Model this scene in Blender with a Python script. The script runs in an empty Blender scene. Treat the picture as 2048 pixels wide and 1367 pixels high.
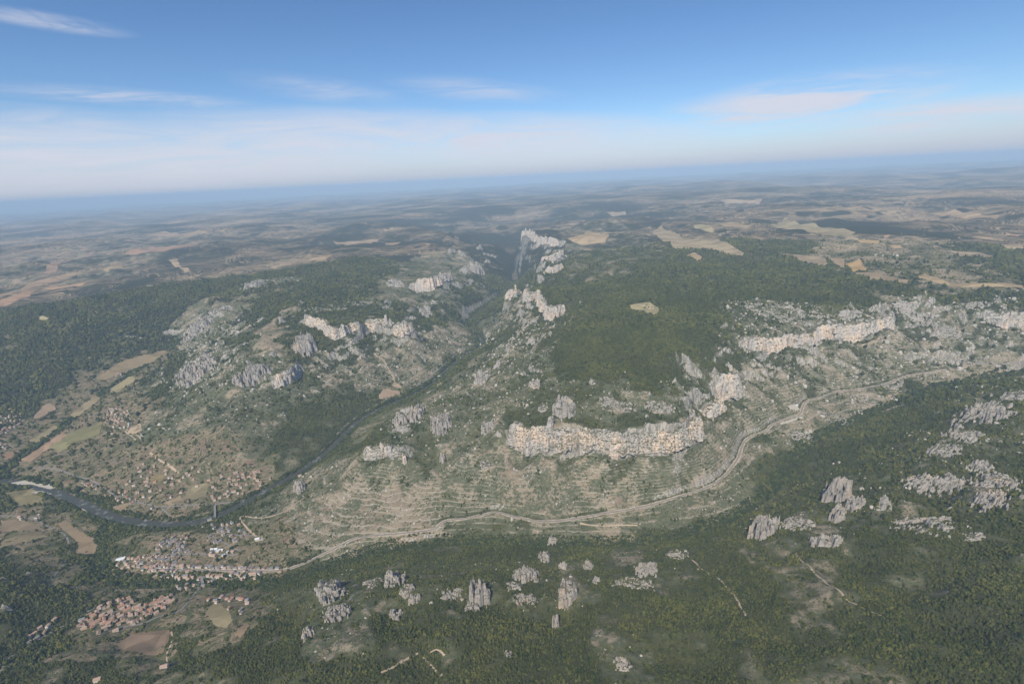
import bpy, bmesh, math, random
import numpy as np
from mathutils import Vector, Matrix, geometry
from mathutils.bvhtree import BVHTree

R = math.radians
scene = bpy.context.scene
col = scene.collection
rng = np.random.default_rng(7)

# ---------------------------------------------------------------- camera
CZ, FPX, PITCH, ROLL = 1730.0, 1000.0, R(18.15), R(2.9)
fw = np.array([0, math.cos(PITCH), -math.sin(PITCH)])
u0 = np.array([0, math.sin(PITCH), math.cos(PITCH)])
r0 = np.array([1.0, 0, 0])
rt = math.cos(ROLL) * r0 - math.sin(ROLL) * u0
up = math.sin(ROLL) * r0 + math.cos(ROLL) * u0
cd = bpy.data.cameras.new('camera')
cam = bpy.data.objects.new('camera', cd)
col.objects.link(cam)
cd.sensor_width = 36.0
cd.lens = 36.0 * FPX / 2048
cd.clip_start, cd.clip_end = 5.0, 400000.0
m = Matrix(((rt[0], up[0], -fw[0], 0), (rt[1], up[1], -fw[1], 0), (rt[2], up[2], -fw[2], CZ), (0, 0, 0, 1)))
cam.matrix_world = m
scene.camera = cam

# survey: sight line of a photograph point, and the ground point on it at a known elevation
def ray(px, py):
    d = fw + ((px - 1024) / FPX) * rt + ((683.5 - py) / FPX) * up
    return d
def at(px, py, z):
    d = ray(px, py)
    t = (z - CZ) / d[2]
    return np.array([t * d[0], t * d[1], z])

# ---------------------------------------------------------------- sun, sky, exposure
SUN = ray(1268, 1285)
SUN = SUN / np.linalg.norm(SUN)          # the direction sunlight travels: the hot spot lies opposite the sun
sun_el = math.asin(-SUN[2])
sun_az = math.atan2(-SUN[0], -SUN[1])    # clockwise from +Y
sl = bpy.data.lights.new('sun', 'SUN')
sl.energy, sl.angle, sl.color = 5.0, R(0.53), (1.0, 0.92, 0.79)
so = bpy.data.objects.new('sun', sl)
col.objects.link(so)
so.rotation_euler = Vector(SUN).to_track_quat('-Z', 'Y').to_euler()
so.location = (0, -500, 3000)

world = bpy.data.worlds.new('World')
scene.world = world
world.use_nodes = True
scene.view_settings.view_transform = 'Standard'
scene.view_settings.look = 'None'
scene.view_settings.exposure = 0.1
scene.view_settings.gamma = 1.0
scene.render.engine = 'CYCLES'
cy = scene.cycles
cy.max_bounces, cy.diffuse_bounces, cy.glossy_bounces, cy.transmission_bounces, cy.volume_bounces = 3, 1, 1, 1, 0
cy.transparent_max_bounces = 6
cy.use_denoising = True
cy.use_adaptive_sampling, cy.adaptive_threshold = True, 0.02
try: cy.denoiser = 'OPENIMAGEDENOISE'
except Exception: pass

class NT:
    """short-hand for building node trees"""
    def __init__(s, tree, clear=True):
        s.t = tree
        if clear: tree.nodes.clear()
    def n(s, kind, *ins, **kw):
        nd = s.t.nodes.new(kind)
        for k, v in kw.items():
            if k.startswith('i_'):
                key = k[2:]
                key = int(key) if key.isdigit() else key.replace('_', ' ')
                s.set(nd.inputs[key], v)
            else: setattr(nd, k, v)
        for i, v in enumerate(ins):
            if v is not None: s.set(nd.inputs[i], v)
        return nd
    def set(s, inp, v):
        if isinstance(v, bpy.types.NodeSocket): s.t.links.new(v, inp)
        elif isinstance(v, bpy.types.Node): s.t.links.new(v.outputs[0], inp)
        else:
            if hasattr(inp.default_value, '__len__') and not isinstance(v, str) and hasattr(v, '__len__'):
                if len(inp.default_value) == 4 and len(v) == 3: v = (*v, 1)
            inp.default_value = v
    def math(s, op, a, b=None, c=None, clamp=False):
        nd = s.t.nodes.new('ShaderNodeMath'); nd.operation = op; nd.use_clamp = clamp
        for i, v in enumerate((a, b, c)):
            if v is not None: s.set(nd.inputs[i], v)
        return nd.outputs[0]
    def vmath(s, op, a, b=None, scale=None):
        nd = s.t.nodes.new('ShaderNodeVectorMath'); nd.operation = op
        s.set(nd.inputs[0], a)
        if b is not None: s.set(nd.inputs[1], b)
        if scale is not None: s.set(nd.inputs['Scale'], scale)
        return nd.outputs['Value'] if op in ('LENGTH', 'DOT_PRODUCT', 'DISTANCE') else nd.outputs[0]
    def mix(s, f, a, b):
        nd = s.t.nodes.new('ShaderNodeMix'); nd.data_type = 'RGBA'; nd.clamp_factor = True
        s.set(nd.inputs[0], f); s.set(nd.inputs[6], a); s.set(nd.inputs[7], b)
        return nd.outputs[2]
    def noise(s, vec, scale, detail=3, rough=0.55, out=0, dist=0.0):
        nd = s.t.nodes.new('ShaderNodeTexNoise')
        s.set(nd.inputs['Vector'], vec)
        nd.inputs['Scale'].default_value = scale; nd.inputs['Detail'].default_value = detail
        nd.inputs['Roughness'].default_value = rough; nd.inputs['Distortion'].default_value = dist
        return nd.outputs[out]
    def step(s, v, lo, hi):
        nd = s.t.nodes.new('ShaderNodeMapRange'); nd.interpolation_type = 'SMOOTHSTEP'
        s.set(nd.inputs[0], v); s.set(nd.inputs[1], lo); s.set(nd.inputs[2], hi)
        return nd.outputs[0]
    def mul(s, vec, xyz): return s.vmath('MULTIPLY', vec, xyz)
    def attr(s, name):
        nd = s.t.nodes.new('ShaderNodeAttribute'); nd.attribute_name = name
        return nd.outputs['Fac']

# the sky: clear late-summer air, a pale band of dust on the horizon, thin cirrus streaks
w = NT(world.node_tree)
sky = w.n('ShaderNodeTexSky', sky_type='NISHITA', sun_disc=False, sun_elevation=sun_el, sun_rotation=sun_az,
          altitude=1700.0, air_density=1.0, dust_density=1.0, ozone_density=5.0)
skys = w.n('ShaderNodeHueSaturation', 0.5, 1.08, 0.95, 1.0, sky)
tc = w.n('ShaderNodeTexCoord')
sep = w.n('ShaderNodeSeparateXYZ', tc.outputs['Generated'])
az = w.math('ARCTAN2', sep.outputs[0], sep.outputs[1])
el = w.math('ARCSINE', sep.outputs[2])
def azel(px, py):
    d = ray(px, py); return math.atan2(d[0], d[1]), math.asin(d[2] / np.linalg.norm(d))
cv = w.n('ShaderNodeCombineXYZ', az, el, 0.0)
wis1 = w.noise(w.n('ShaderNodeMapping', cv, i_Rotation=(0, 0, R(6)), i_Scale=(4.5, 30, 1)).outputs[0], 1.0, 5, 0.65, dist=1.0)
wis2 = w.noise(w.n('ShaderNodeMapping', cv, i_Rotation=(0, 0, R(-4)), i_Scale=(10, 80, 1)).outputs[0], 1.0, 3, 0.62)
tot = veil = None
for px, py, wp, hp, sl_, st_ in ((60, 300, 560, 95, 0.0, 1.0), (330, 325, 620, 70, 0.05, .95), (260, 196, 300, 24, -.06, .75), (90, 42, 200, 24, -.16, .75), (640, 280, 480, 70, 0.03, 1.05), (1010, 280, 480, 60, 0.02, 1.0),
                                 (1600, 203, 420, 60, .14, 1.3), (1480, 232, 200, 22, .06, 1.0), (1900, 232, 400, 46, .1, 1.25), (950, 180, 210, 30, -.05, .5), (650, 180, 200, 34, -.1, .45)):
    a0, e0 = azel(px, py); a1, e1 = azel(px + wp, py); a2, e2 = azel(px, py + hp)
    iu, iv, kk = 1 / abs(a1 - a0), 1 / abs(e2 - e0), sl_ + (e1 - e0) / (a1 - a0)
    u_ = w.math('MULTIPLY_ADD', az, iu, -a0 * iu)
    v_ = w.math('MULTIPLY_ADD', az, -kk * iv, w.math('MULTIPLY_ADD', el, iv, (kk * a0 - e0) * iv))
    q_ = w.math('SUBTRACT', 1.0, w.math('MULTIPLY_ADD', u_, u_, w.math('MULTIPLY', v_, v_)), clamp=True)
    g_ = w.math('MULTIPLY', w.math('MULTIPLY', q_, q_), st_)
    if py > 270: veil = q_ if veil is None else w.math('MAXIMUM', veil, q_)
    tot = g_ if tot is None else w.math('MAXIMUM', tot, g_)
cl = w.math('MULTIPLY', tot, w.math('ADD', w.math('MULTIPLY_ADD', w.step(wis1, 0.34, 0.62), 0.85, 0.04), w.math('MULTIPLY', w.step(wis2, 0.38, 0.68), 0.3)), clamp=True)
cl = w.math('MAXIMUM', cl, w.math('MULTIPLY', w.math('MULTIPLY', veil, w.math('MULTIPLY_ADD', w.step(wis1, 0.3, 0.62), 0.55, 0.45)), 1.0))
SKYS = 0.12
band = w.step(sep.outputs[2], 0.085, -0.01)
skyc = w.mix(w.math('MULTIPLY', band, 0.9), skys, tuple(v / SKYS for v in (.51, .505, .60)))
skyc = w.mix(w.math('MULTIPLY', cl, 0.9), skyc, tuple(v / SKYS for v in (.65, .66, .745)))
bg = w.n('ShaderNodeBackground', skyc, SKYS)
w.n('ShaderNodeOutputWorld', bg)
world.cycles.sampling_method = 'MANUAL'
world.cycles.sample_map_resolution = 256
# ---------------------------------------------------------------- terrain elevation model (metres)
# survey lines: photograph point and elevation; turned into map positions, then filled in between
RIVER_A = [(0,960,378),(40,965,378),(100,980,379),(150,1000,380),(200,1025,381),(270,1045,382),(370,1050,384),(430,1035,385),(500,1000,387),(560,965,388),
 (622,930,390),(666,893,393),(695,860,395),(721,838,397),(761,816,399),(816,794,401),(852,776,403),(871,761,404),(900,732,407),(929,710,409),(958,695,410),
 (966,684,411),(950,662,413),(938,648,415),(945,632,417),(975,614,420),(1010,590,425),(1031,560,429),(1030,549,430),(1035,519,436),(1045,500,440)]
RIVER_B = [(2048,742,520),(1900,770,500),(1830,790,492),(1760,820,480),(1700,848,470),(1640,868,462),(1600,905,455),(1575,935,450),(1540,985,443),(1500,1015,438),(1440,1048,434),
 (1380,1068,430),(1300,1084,425),(1200,1090,420),(1100,1088,416),(1000,1085,412),(900,1085,408),(820,1090,405),(740,1106,402),(690,1124,400),(640,1143,398),(580,1165,396),
 (520,1168,394),(440,1163,392),(380,1163,390),(300,1168,388),(230,1165,386),(185,1120,384),(205,1065,383),(225,1034,382)]
ROAD = [(300,1137,402),(400,1140,404),(480,1140,406),(560,1142,409),(600,1130,412),(640,1112,416),(690,1085,421),(715,1073,424),(780,1068,428),(870,1060,434),(880,1047,437),
 (890,1040,439),(930,1037,442),(975,1027,446),(990,1022,448),(1020,1030,449),(1060,1040,450),(1100,1043,451),(1150,1037,453),(1200,1027,456),(1250,1020,459),(1300,1010,462),
 (1350,995,465),(1400,980,468),(1440,962,472),(1476,920,478),(1482,896,481),(1493,875,484),(1533,863,488),(1540,850,490),(1565,838,492),(1602,830,496),(1604,815,499),(1613,800,503),
 (1647,793,506),(1665,784,509),(1723,777,514),(1770,768,520),(1812,750,530),(1857,744,535),(1892,737,540)]
STREAM = [(0,950,382),(60,900,395),(130,850,410),(190,800,430),(260,750,455),(330,705,490),(350,680,520)]
# isolated heights
SPOT = '''0 1367 520;300 1367 560;600 1367 690;900 1367 770;1200 1367 800;1500 1367 810;1800 1367 830;2048 1367 850;0 1300 480;100 1290 450;240 1230 432;190 1250 430;320 1200 425;400 1240 465;
440 1230 470;500 1300 570;350 1300 480;250 1300 460;600 1250 590;700 1300 660;900 1280 700;1100 1280 720;1300 1280 730;1500 1280 760;1700 1280 780;1900 1280 820;2048 1250 835;
560 1210 520;650 1190 560;760 1190 580;950 1200 620;1100 1200 620;1300 1190 640;1500 1190 680;1700 1180 720;1900 1150 780;2048 1100 820;560 1180 470;700 1145 470;850 1130 480;1000 1130 500;1150 1130 500;
1300 1120 510;1450 1100 540;1600 1060 600;1750 1060 670;1900 1020 750;2048 980 800;1520 1060 560;1620 1000 520;1700 950 580;1800 900 620;1900 880 700;2048 880 770;1640 900 490;1720 860 505;1780 840 540;
1850 792 590;1900 774 630;1960 760 660;2048 746 700;1840 850 600;1950 820 690;2048 800 740;
0 1110 450;0 1200 560;0 1150 545;50 1140 505;70 1170 480;30 1180 530;110 1180 412;110 1110 395;100 1060 390;0 1050 388;30 1000 386;160 1090 386;250 1120 392;0 1080 395;
300 1020 386;350 1000 388;450 980 395;300 970 396;400 960 405;500 950 400;230 980 388;150 950 386;60 940 384;150 900 410;300 920 430;400 900 470;480 900 480;560 900 450;450 850 540;400 850 530;300 850 480;230 830 455;300 780 510;340 730 540;
600 850 460;650 800 480;560 820 540;700 760 480;780 780 425;740 800 430;700 700 570;650 740 560;750 690 580;800 700 540;850 690 500;900 680 450;880 650 520;800 740 440;850 730 420;
560 630 800;600 600 835;520 660 760;480 690 710;545 700 720;500 740 650;700 560 850;750 590 800;640 640 780;600 660 740;540 690 735;500 560 825;640 530 870;850 510 875;900 490 880;700 500 880;440 620 740;
430 600 780;350 620 700;330 650 600;400 560 800;300 620 730;300 680 560;250 640 700;200 690 600;200 600 800;150 650 720;100 720 600;100 780 470;40 820 430;20 860 415;50 750 560;0 780 480;0 700 640;50 640 770;120 570 825;0 600 810;100 520 840;300 500 855;
0 560 820;0 480 850;250 540 830;400 500 860;200 460 860;500 450 870;700 440 880;0 430 860;
1036 485 448;1005 468 455;1000 458 462;930 600 600;900 620 560;870 600 640;960 590 520;960 560 640;930 520 840;985 540 560;990 500 560;960 480 840;900 460 890;800 450 890;
1000 640 470;1030 625 520;1060 640 600;990 665 480;1020 660 580;1060 680 700;1000 690 620;960 730 520;900 765 430;960 715 425;880 775 425;960 770 600;1100 660 800;1130 640 830;1180 620 850;1100 700 760;1050 740 690;1100 760 720;
1000 800 640;950 830 600;930 900 550;850 950 510;800 970 500;700 980 470;640 945 425;660 1010 440;560 1000 400;500 1040 415;480 1080 410;850 1000 470;750 1020 445;1000 960 520;1150 960 520;1300 950 530;1420 900 550;1000 900 570;880 870 580;
920 790 600;850 820 600;780 850 540;740 860 470;760 840 430;700 900 420;
1180 760 770;1300 780 770;1250 740 795;1350 760 770;1250 690 830;1350 700 830;1150 690 810;1250 650 855;1400 690 820;1430 720 790;1350 620 875;1300 560 885;1200 560 885;1150 520 890;1160 600 860;1100 500 885;1450 640 850;1500 600 870;1600 610 860;1700 600 880;1700 560 890;1760 600 870;
1500 560 900;1850 580 890;2000 590 880;2048 600 870;2000 540 910;1800 540 900;1700 500 915;1400 450 930;1550 470 925;1900 460 935;2048 450 940;1300 500 900;1200 450 920;1100 450 910;1700 420 950;1400 400 940;900 420 900;
1560 760 590;1600 740 600;1700 720 600;1780 720 590;1850 700 600;1950 700 610;2048 700 635;1500 800 575;1450 850 565;1500 760 600;1550 800 540;1640 760 570;1500 740 620;1960 720 572;1867 719 570;2048 729 585'''
# cliffs: photograph columns with the foot, its elevation, and the crest: (px, py_foot, py_crest), foot elevation
CLIFFS = {
 'great': (582, [(1018,889,831),(1032,895,818),(1044,899,837),(1067,903,847),(1100,902,851),(1138,902,855),(1156,905,851),(1176,907,857),(1195,908,861),(1211,911,861),(1232,912,855),(1249,909,854),(1293,912,858),(1337,910,859),(1366,899,845),(1390,885,834),(1404,873,827)]),
 'prow': (540, [(729,914,885),(749,919,879),(768,917,886),(794,926,875),(809,925,880),(819,916,888)]),
 'tower_ridge': (600, [(792,850,822),(806,852,806),(825,858,786),(845,842,795)]),
 'shoulder': (612, [(1430,790,735),(1445,789,728),(1462,788,727),(1482,784,733)]),
 'shoulder_low': (585, [(1402,832,786),(1418,836,792),(1436,826,788),(1452,818,790)]),
 'east_far': (700, [(1486,700,672),(1510,703,668),(1537,698,664),(1565,690,676),(1590,690,672),(1617,688,667),(1640,668,650),(1680,669,648),(1710,667,646),(1733,664,645),(1764,658,640),(1788,654,612)]),
 'east_edge': (700, [(1964,650,628),(1990,653,622),(2020,652,618),(2060,650,616)]),
 'pillar_rock': (690, [(1010,596,582),(1020,597,570),(1032,596,567),(1043,593,574)]),
 'gorge_gate': (700, [(1046,600,574),(1060,608,578),(1076,611,588),(1092,636,596),(1110,641,588),(1132,632,590)]),
 'gorge_east': (760, [(1087,549,530),(1105,549,527),(1128,541,524)]),
 'gorge_east_far': (780, [(1083,524,492),(1105,524,486),(1128,516,490)]),
 'gorge_east_end': (800, [(1042,472,442),(1058,476,446),(1078,488,470),(1100,490,474),(1118,492,478)]),
 'west_far': (730, [(830,573,540),(860,574,534),(885,566,526),(904,556,526)]),
 'west_far_end': (740, [(937,540,508),(950,546,498),(966,540,500)]),
 'west_small': (730, [(776,573,556),(790,576,554),(805,572,556)]),
 'west_a': (700, [(611,650,630),(632,653,634),(652,662,628),(664,676,632),(690,674,636),(705,665,646),(719,664,648)]),
 'west_b': (675, [(732,660,622),(745,661,620),(765,660,617),(784,659,618)]),
 'west_c': (640, [(787,670,634),(805,671,622),(828,665,628)]),
 'west_d': (650, [(838,636,606),(850,634,606),(863,622,606)]),
 'west_e': (640, [(596,700,668),(612,712,670),(631,706,668)]),
 'west_f': (575, [(549,772,732),(566,768,722),(585,758,714),(602,744,711)]),
 'west_g': (590, [(476,770,722),(492,772,724),(517,757,734),(540,757,730)]),
 'west_h': (590, [(366,750,704),(390,756,700),(412,752,702),(430,742,706)]),
 'west_i': (690, [(374,664,636),(395,666,630),(420,660,632)]),
 'west_top': (770, [(488,576,560),(510,576,556),(532,574,556)]),
}
def arr(lst): return np.array([at(*p) for p in lst])
spots = arr([tuple(float(v) for v in s.split()) for s in SPOT.replace('\n', '').split(';')])

def dense(P, stepm):
    P = np.asarray(P, float)
    out = [P[:1]]
    for a, b in zip(P[:-1], P[1:]):
        n = max(1, int(np.linalg.norm(b[:2] - a[:2]) / stepm))
        t = np.linspace(0, 1, n + 1)[1:, None]
        out.append(a + (b - a) * t)
    return np.vstack(out)
def smooth(P, it=2):
    P = np.asarray(P, float)
    for _ in range(it):
        q = 0.75 * P[:-1] + 0.25 * P[1:]
        r = 0.25 * P[:-1] + 0.75 * P[1:]
        P = np.vstack([P[:1], np.stack([q, r], 1).reshape(-1, P.shape[1]), P[-1:]])
    return P

river_a, river_b, road, stream = (smooth(arr(l)) for l in (RIVER_A, RIVER_B, ROAD, STREAM))
cliff_lines = {}
for name, (z0, pts) in CLIFFS.items():
    L = []
    for px, yb, yt in pts:
        b = at(px, yb, z0)
        d = ray(px, yt)
        rng_ = np.hypot(b[0], b[1]) + 8
        zt = CZ + d[2] * rng_ / np.hypot(d[0], d[1])
        L.append((b[0], b[1], z0, zt))
    cliff_lines[name] = np.array(L)

def cliff_frame(L, ds):
    """the cliff's line at even steps, and the outward direction along it"""
    D = dense(L, ds)
    k = max(4, int(900 / ds ** 2))
    for _ in range(k): D[1:-1] = (D[:-2] + 2 * D[1:-1] + D[2:]) / 4
    T = np.gradient(D[:, :2], axis=0)
    for _ in range(2 * k): T[1:-1] = (T[:-2] + 2 * T[1:-1] + T[2:]) / 4
    T /= np.linalg.norm(T, axis=1)[:, None] + 1e-9
    N = np.stack([T[:, 1], -T[:, 0]], 1)
    if np.mean(np.sum(N * D[:, :2], 1)) > 0: N = -N
    return D, N
cons = [spots]
for l in (river_a, river_b, stream): cons.append(dense(l, 12))
cons.append(dense(road, 12))
BUILT = {'great': 110, 'shoulder': 110, 'shoulder_low': 60, 'east_far': 75, 'east_edge': 90, 'gorge_gate': 100, 'gorge_east': 80, 'gorge_east_far': 90, 'gorge_east_end': 110,
         'west_far': 95, 'west_a': 75, 'west_b': 85, 'west_c': 80, 'pillar_rock': 80, 'prow': 60, 'west_f': 75}
for name, L in cliff_lines.items():
    if name not in BUILT: continue
    zt = L[:, 3].copy()
    for _ in range(2): zt = np.convolve(np.pad(zt, 1, mode='edge'), (.3, .4, .3), 'valid')
    L[:, 3] = np.minimum(zt, L[:, 2] + BUILT[name])
    D, N = cliff_frame(L, 6)
    cons.append(np.column_stack([D[:, :2] + 14 * N, D[:, 2] - 2]))
    cons.append(np.column_stack([D[:, :2] - 14 * N, D[:, 3] - 6]))
CONS = np.vstack(cons)

def bilinear(G, x0, y0, c, X, Y):
    u = np.clip((np.asarray(X) - x0) / c, 0, G.shape[1] - 1.001)
    v = np.clip((np.asarray(Y) - y0) / c, 0, G.shape[0] - 1.001)
    i, j = u.astype(int), v.astype(int)
    fu, fv = u - i, v - j
    return (G[j, i] * (1 - fu) + G[j, i + 1] * fu) * (1 - fv) + (G[j + 1, i] * (1 - fu) + G[j + 1, i + 1] * fu) * fv

def relax(x0, y0, nx, ny, c, Z, iters, fixed_edge=False, prior=None, lam=0.0):
    ix = np.round((CONS[:, 0] - x0) / c).astype(int)
    iy = np.round((CONS[:, 1] - y0) / c).astype(int)
    ok = (ix >= 0) & (ix < nx) & (iy >= 0) & (iy < ny)
    S = np.zeros((ny, nx)); W = np.zeros((ny, nx))
    np.add.at(S, (iy[ok], ix[ok]), CONS[ok, 2]); np.add.at(W, (iy[ok], ix[ok]), 1)
    M = W > 0
    V = S[M] / W[M]
    edge = Z.copy()
    for k in range(iters):
        P = np.pad(Z, 1, mode='edge')
        Q = (P[:-2, 1:-1] + P[2:, 1:-1] + P[1:-1, :-2] + P[1:-1, 2:]) * 0.25
        if lam: Q = (Q + lam * prior) / (1 + lam)
        Z = Q
        Z[M] = V
        if fixed_edge:
            Z[0], Z[-1], Z[:, 0], Z[:, -1] = edge[0], edge[-1], edge[:, 0], edge[:, -1]
    return Z, M

# mid-field model: 25 m cells
MX0, MX1, MY0, MY1, MC = -9000, 9000, -1500, 13500, 25
Z = None
for c, it in ((400, 150), (200, 150), (100, 160), (50, 160), (25, 160)):
    nx, ny = (MX1 - MX0) // c + 1, (MY1 - MY0) // c + 1
    xs, ys = MX0 + c * np.arange(nx), MY0 + c * np.arange(ny)
    XX, YY = np.meshgrid(xs, ys)
    pri = 880 + 60 * np.tanh(XX / 5000) + np.clip(YY - 5000, 0, 8000) * 0.006
    if Z is None: Z = pri.copy()
    else: Z = bilinear(Z, MX0, MY0, pc, XX, YY)
    Z, M = relax(MX0, MY0, nx, ny, c, Z, it, prior=pri, lam=(c / 2600.0) ** 2 * 0.25)
    pc = c
mid = Z
# near-field model: 8 m cells
NX0, NX1, NY0, NY1, NC = -3400, 3960, 400, 4400, 8
nx, ny = (NX1 - NX0) // NC + 1, (NY1 - NY0) // NC + 1
NXX, NYY = np.meshgrid(NX0 + NC * np.arange(nx), NY0 + NC * np.arange(ny))
near = bilinear(mid, MX0, MY0, MC, NXX, NYY)
near, NM = relax(NX0, NY0, nx, ny, NC, near, 120, fixed_edge=True)

def fft_noise(ny, nx, c, beta, lmin, lmax, seed):
    """random relief with wavelengths between lmin and lmax metres, unit deviation"""
    g = np.random.default_rng(seed).standard_normal((ny, nx))
    ky = np.fft.fftfreq(ny, c)[:, None]; kx = np.fft.rfftfreq(nx, c)[None]
    k = np.hypot(kx, ky)
    A = np.where((k > 1.0 / lmax) & (k < 1.0 / lmin), np.maximum(k, 1e-9) ** (-beta / 2), 0)
    f = np.fft.irfft2(np.fft.rfft2(g) * A, (ny, nx))
    return f / f.std()
def polydist(P, x0, y0, c, ny, nx, maxd, stepm=6):
    """distance of every cell to a line, and the line's height there"""
    D = np.full((ny, nx), 1e9); H = np.zeros((ny, nx))
    k = int(maxd / c) + 1
    oy, ox = np.mgrid[-k:k + 1, -k:k + 1]
    for p in dense(P, stepm):
        i, j = int(round((p[0] - x0) / c)), int(round((p[1] - y0) / c))
        if not (-k <= i < nx + k and -k <= j < ny + k): continue
        i0, i1, j0, j1 = max(0, i - k), min(nx, i + k + 1), max(0, j - k), min(ny, j + k + 1)
        if i0 >= i1 or j0 >= j1: continue
        gx = x0 + c * np.arange(i0, i1)[None] - p[0]; gy = y0 + c * np.arange(j0, j1)[:, None] - p[1]
        d = np.hypot(gx, gy)
        s = D[j0:j1, i0:i1]
        b = d < s
        s[b] = d[b]
        H[j0:j1, i0:i1][b] = p[2]
    return D, H

def blur(Z, n=1):
    for _ in range(n):
        P = np.pad(Z, 1, mode='edge')
        Z = (P[:-2, 1:-1] + P[2:, 1:-1] + P[1:-1, :-2] + P[1:-1, 2:] + 4 * Z) / 8
    return Z
ss = lambda x, a, b: (lambda t: t * t * (3 - 2 * t))(np.clip((x - a) / (b - a), 0, 1))

def beds(Z, slp, nx_, ny_, c, layers, seed, lmax):
    for i, (h0, wob, amp) in enumerate(layers):
        hb = h0 + wob * fft_noise(ny_, nx_, c, 3.0, 150, 1500, seed + 3 * i)
        am = amp * np.clip(fft_noise(ny_, nx_, c, 1.8, 60, lmax, seed + 3 * i + 1) * .8 + .25, 0, 1.3) * ss(slp, .22, .5)
        t = Z - hb + 3 * fft_noise(ny_, nx_, c, 1.2, 2 * c, 8 * c, seed + 3 * i + 2)
        Z = Z + am * np.tanh(t / 4.0) * np.exp(-(t / 55.0) ** 2)
    return Z
# relief: broad hills on the uplands, ravines on the slopes
mny, mnx = mid.shape
MXX, MYY = np.meshgrid(MX0 + MC * np.arange(mnx), MY0 + MC * np.arange(mny))
n1 = fft_noise(mny, mnx, MC, 3.4, 250, 4000, 11)
n2 = fft_noise(mny, mnx, MC, 2.6, 120, 700, 12)
gy_, gx_ = np.gradient(blur(mid, 6), MC)
slope = np.hypot(gx_, gy_)
dA, _ = polydist(river_a, MX0, MY0, MC, mny, mnx, 500, 25)
dB, _ = polydist(river_b, MX0, MY0, MC, mny, mnx, 500, 25)
dS, _ = polydist(stream, MX0, MY0, MC, mny, mnx, 300, 25)
calm = ss(np.minimum(np.minimum(dA, dB), dS), 60, 420)
dcam = np.hypot(MXX, MYY)
amp1 = 9 + 26 * ss(dcam, 3000, 9000)
amp2 = 2 + 13 * np.clip(slope * 1.6, 0, 1)
relief = calm * (amp1 * n1 + amp2 * (n2 - 0.4 * np.abs(n2)))
mid2 = blur(mid, 2) + relief
drop = lambda x, y: (x * x + y * y) / (2 * 7.3e6)         # the curve of the earth
mid2 = beds(mid2, slope, mnx, mny, MC, ((640, 30, 26), (740, 30, 34), (815, 20, 26)), 91, 900)
dR, hR = polydist(river_a, MX0, MY0, MC, mny, mnx, 160, 20)
wR = 1 - ss(dR, 25, 90)
mid2 = np.where(dR < 90, mid2 * (1 - wR) + (hR - 1.5) * wR, mid2)
mid2 = mid2 - drop(MXX, MYY)
near2 = near + bilinear(relief, MX0, MY0, MC, NXX, NYY) - drop(NXX, NYY)
f1 = fft_noise(ny, nx, NC, 2.2, 24, 200, 21)
gy_, gx_ = np.gradient(blur(near, 4), NC)
nslope = np.hypot(gx_, gy_)
ncalm = bilinear(calm, MX0, MY0, MC, NXX, NYY)
near2 += ncalm * (0.6 + 3.2 * np.clip(nslope * 1.5, 0, 1)) * f1
near2 = 0.5 * near2 + 0.5 * blur(near2, 1)
# the limestone beds: two hard layers stand out as broken bands of cliff along the slopes
keep_ = ss(NYY - 0.28 * NXX, 1500, 1800)
near2 = near2 * (1 - np.clip(keep_, 0, 1)) + np.clip(keep_, 0, 1) * beds(near2, nslope, nx, ny, NC, ((625, 30, 20), (715, 30, 26), (790, 22, 18)), 71, 500)
# the road bench and the river beds are cut into the slopes
def bench(P, Zg, half, fade, dz=0.0, z_smooth=True):
    D, H = polydist(P, NX0, NY0, NC, ny, nx, fade + 12)
    wgt = 1 - ss(D, half, fade)
    return np.where(D < fade, Zg * (1 - wgt) + (H + dz) * wgt, Zg)
near2 = bench(river_a, near2, 22, 70, -1.5)
near2 = bench(river_b, near2, 8, 30, -1.0)
near2 = bench(road, near2, 9, 26, 0.0)
edge_w = np.minimum.reduce([ss(NXX - NX0, 0, 150), ss(NX1 - NXX, 0, 150), ss(NYY - NY0, 0, 150), ss(NY1 - NYY, 0, 150)])
near2 = near2 * edge_w + bilinear(mid2, MX0, MY0, MC, NXX, NYY) * (1 - edge_w)

def ground(x, y):
    x = np.asarray(x, float); y = np.asarray(y, float)
    a = bilinear(near2, NX0, NY0, NC, x, y)
    b = bilinear(mid2, MX0, MY0, MC, x, y)
    ins = (x > NX0) & (x < NX1 - NC) & (y > NY0) & (y < NY1 - NC)
    return np.where(ins, a, b)
def hit(px, py, tmax=13500.0):
    """where the sight line of a photograph point meets the ground"""
    px = np.atleast_1d(np.asarray(px, float)); py = np.atleast_1d(np.asarray(py, float))
    d = fw[None] + ((px - 1024) / FPX)[:, None] * rt[None] + ((683.5 - py) / FPX)[:, None] * up[None]
    t = np.full(len(px), 700.0); done = np.zeros(len(px), bool)
    for _ in range(900):
        z = CZ + t * d[:, 2]
        g = ground(t * d[:, 0], t * d[:, 1])
        h = z - g
        done |= (h < 0.5) | (t > tmax)
        if done.all(): break
        t = np.where(done, t, t + np.clip(h * 0.5, 1.0, 80))
    P = t[:, None] * d
    P[:, 2] = ground(P[:, 0], P[:, 1])
    return P
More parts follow.
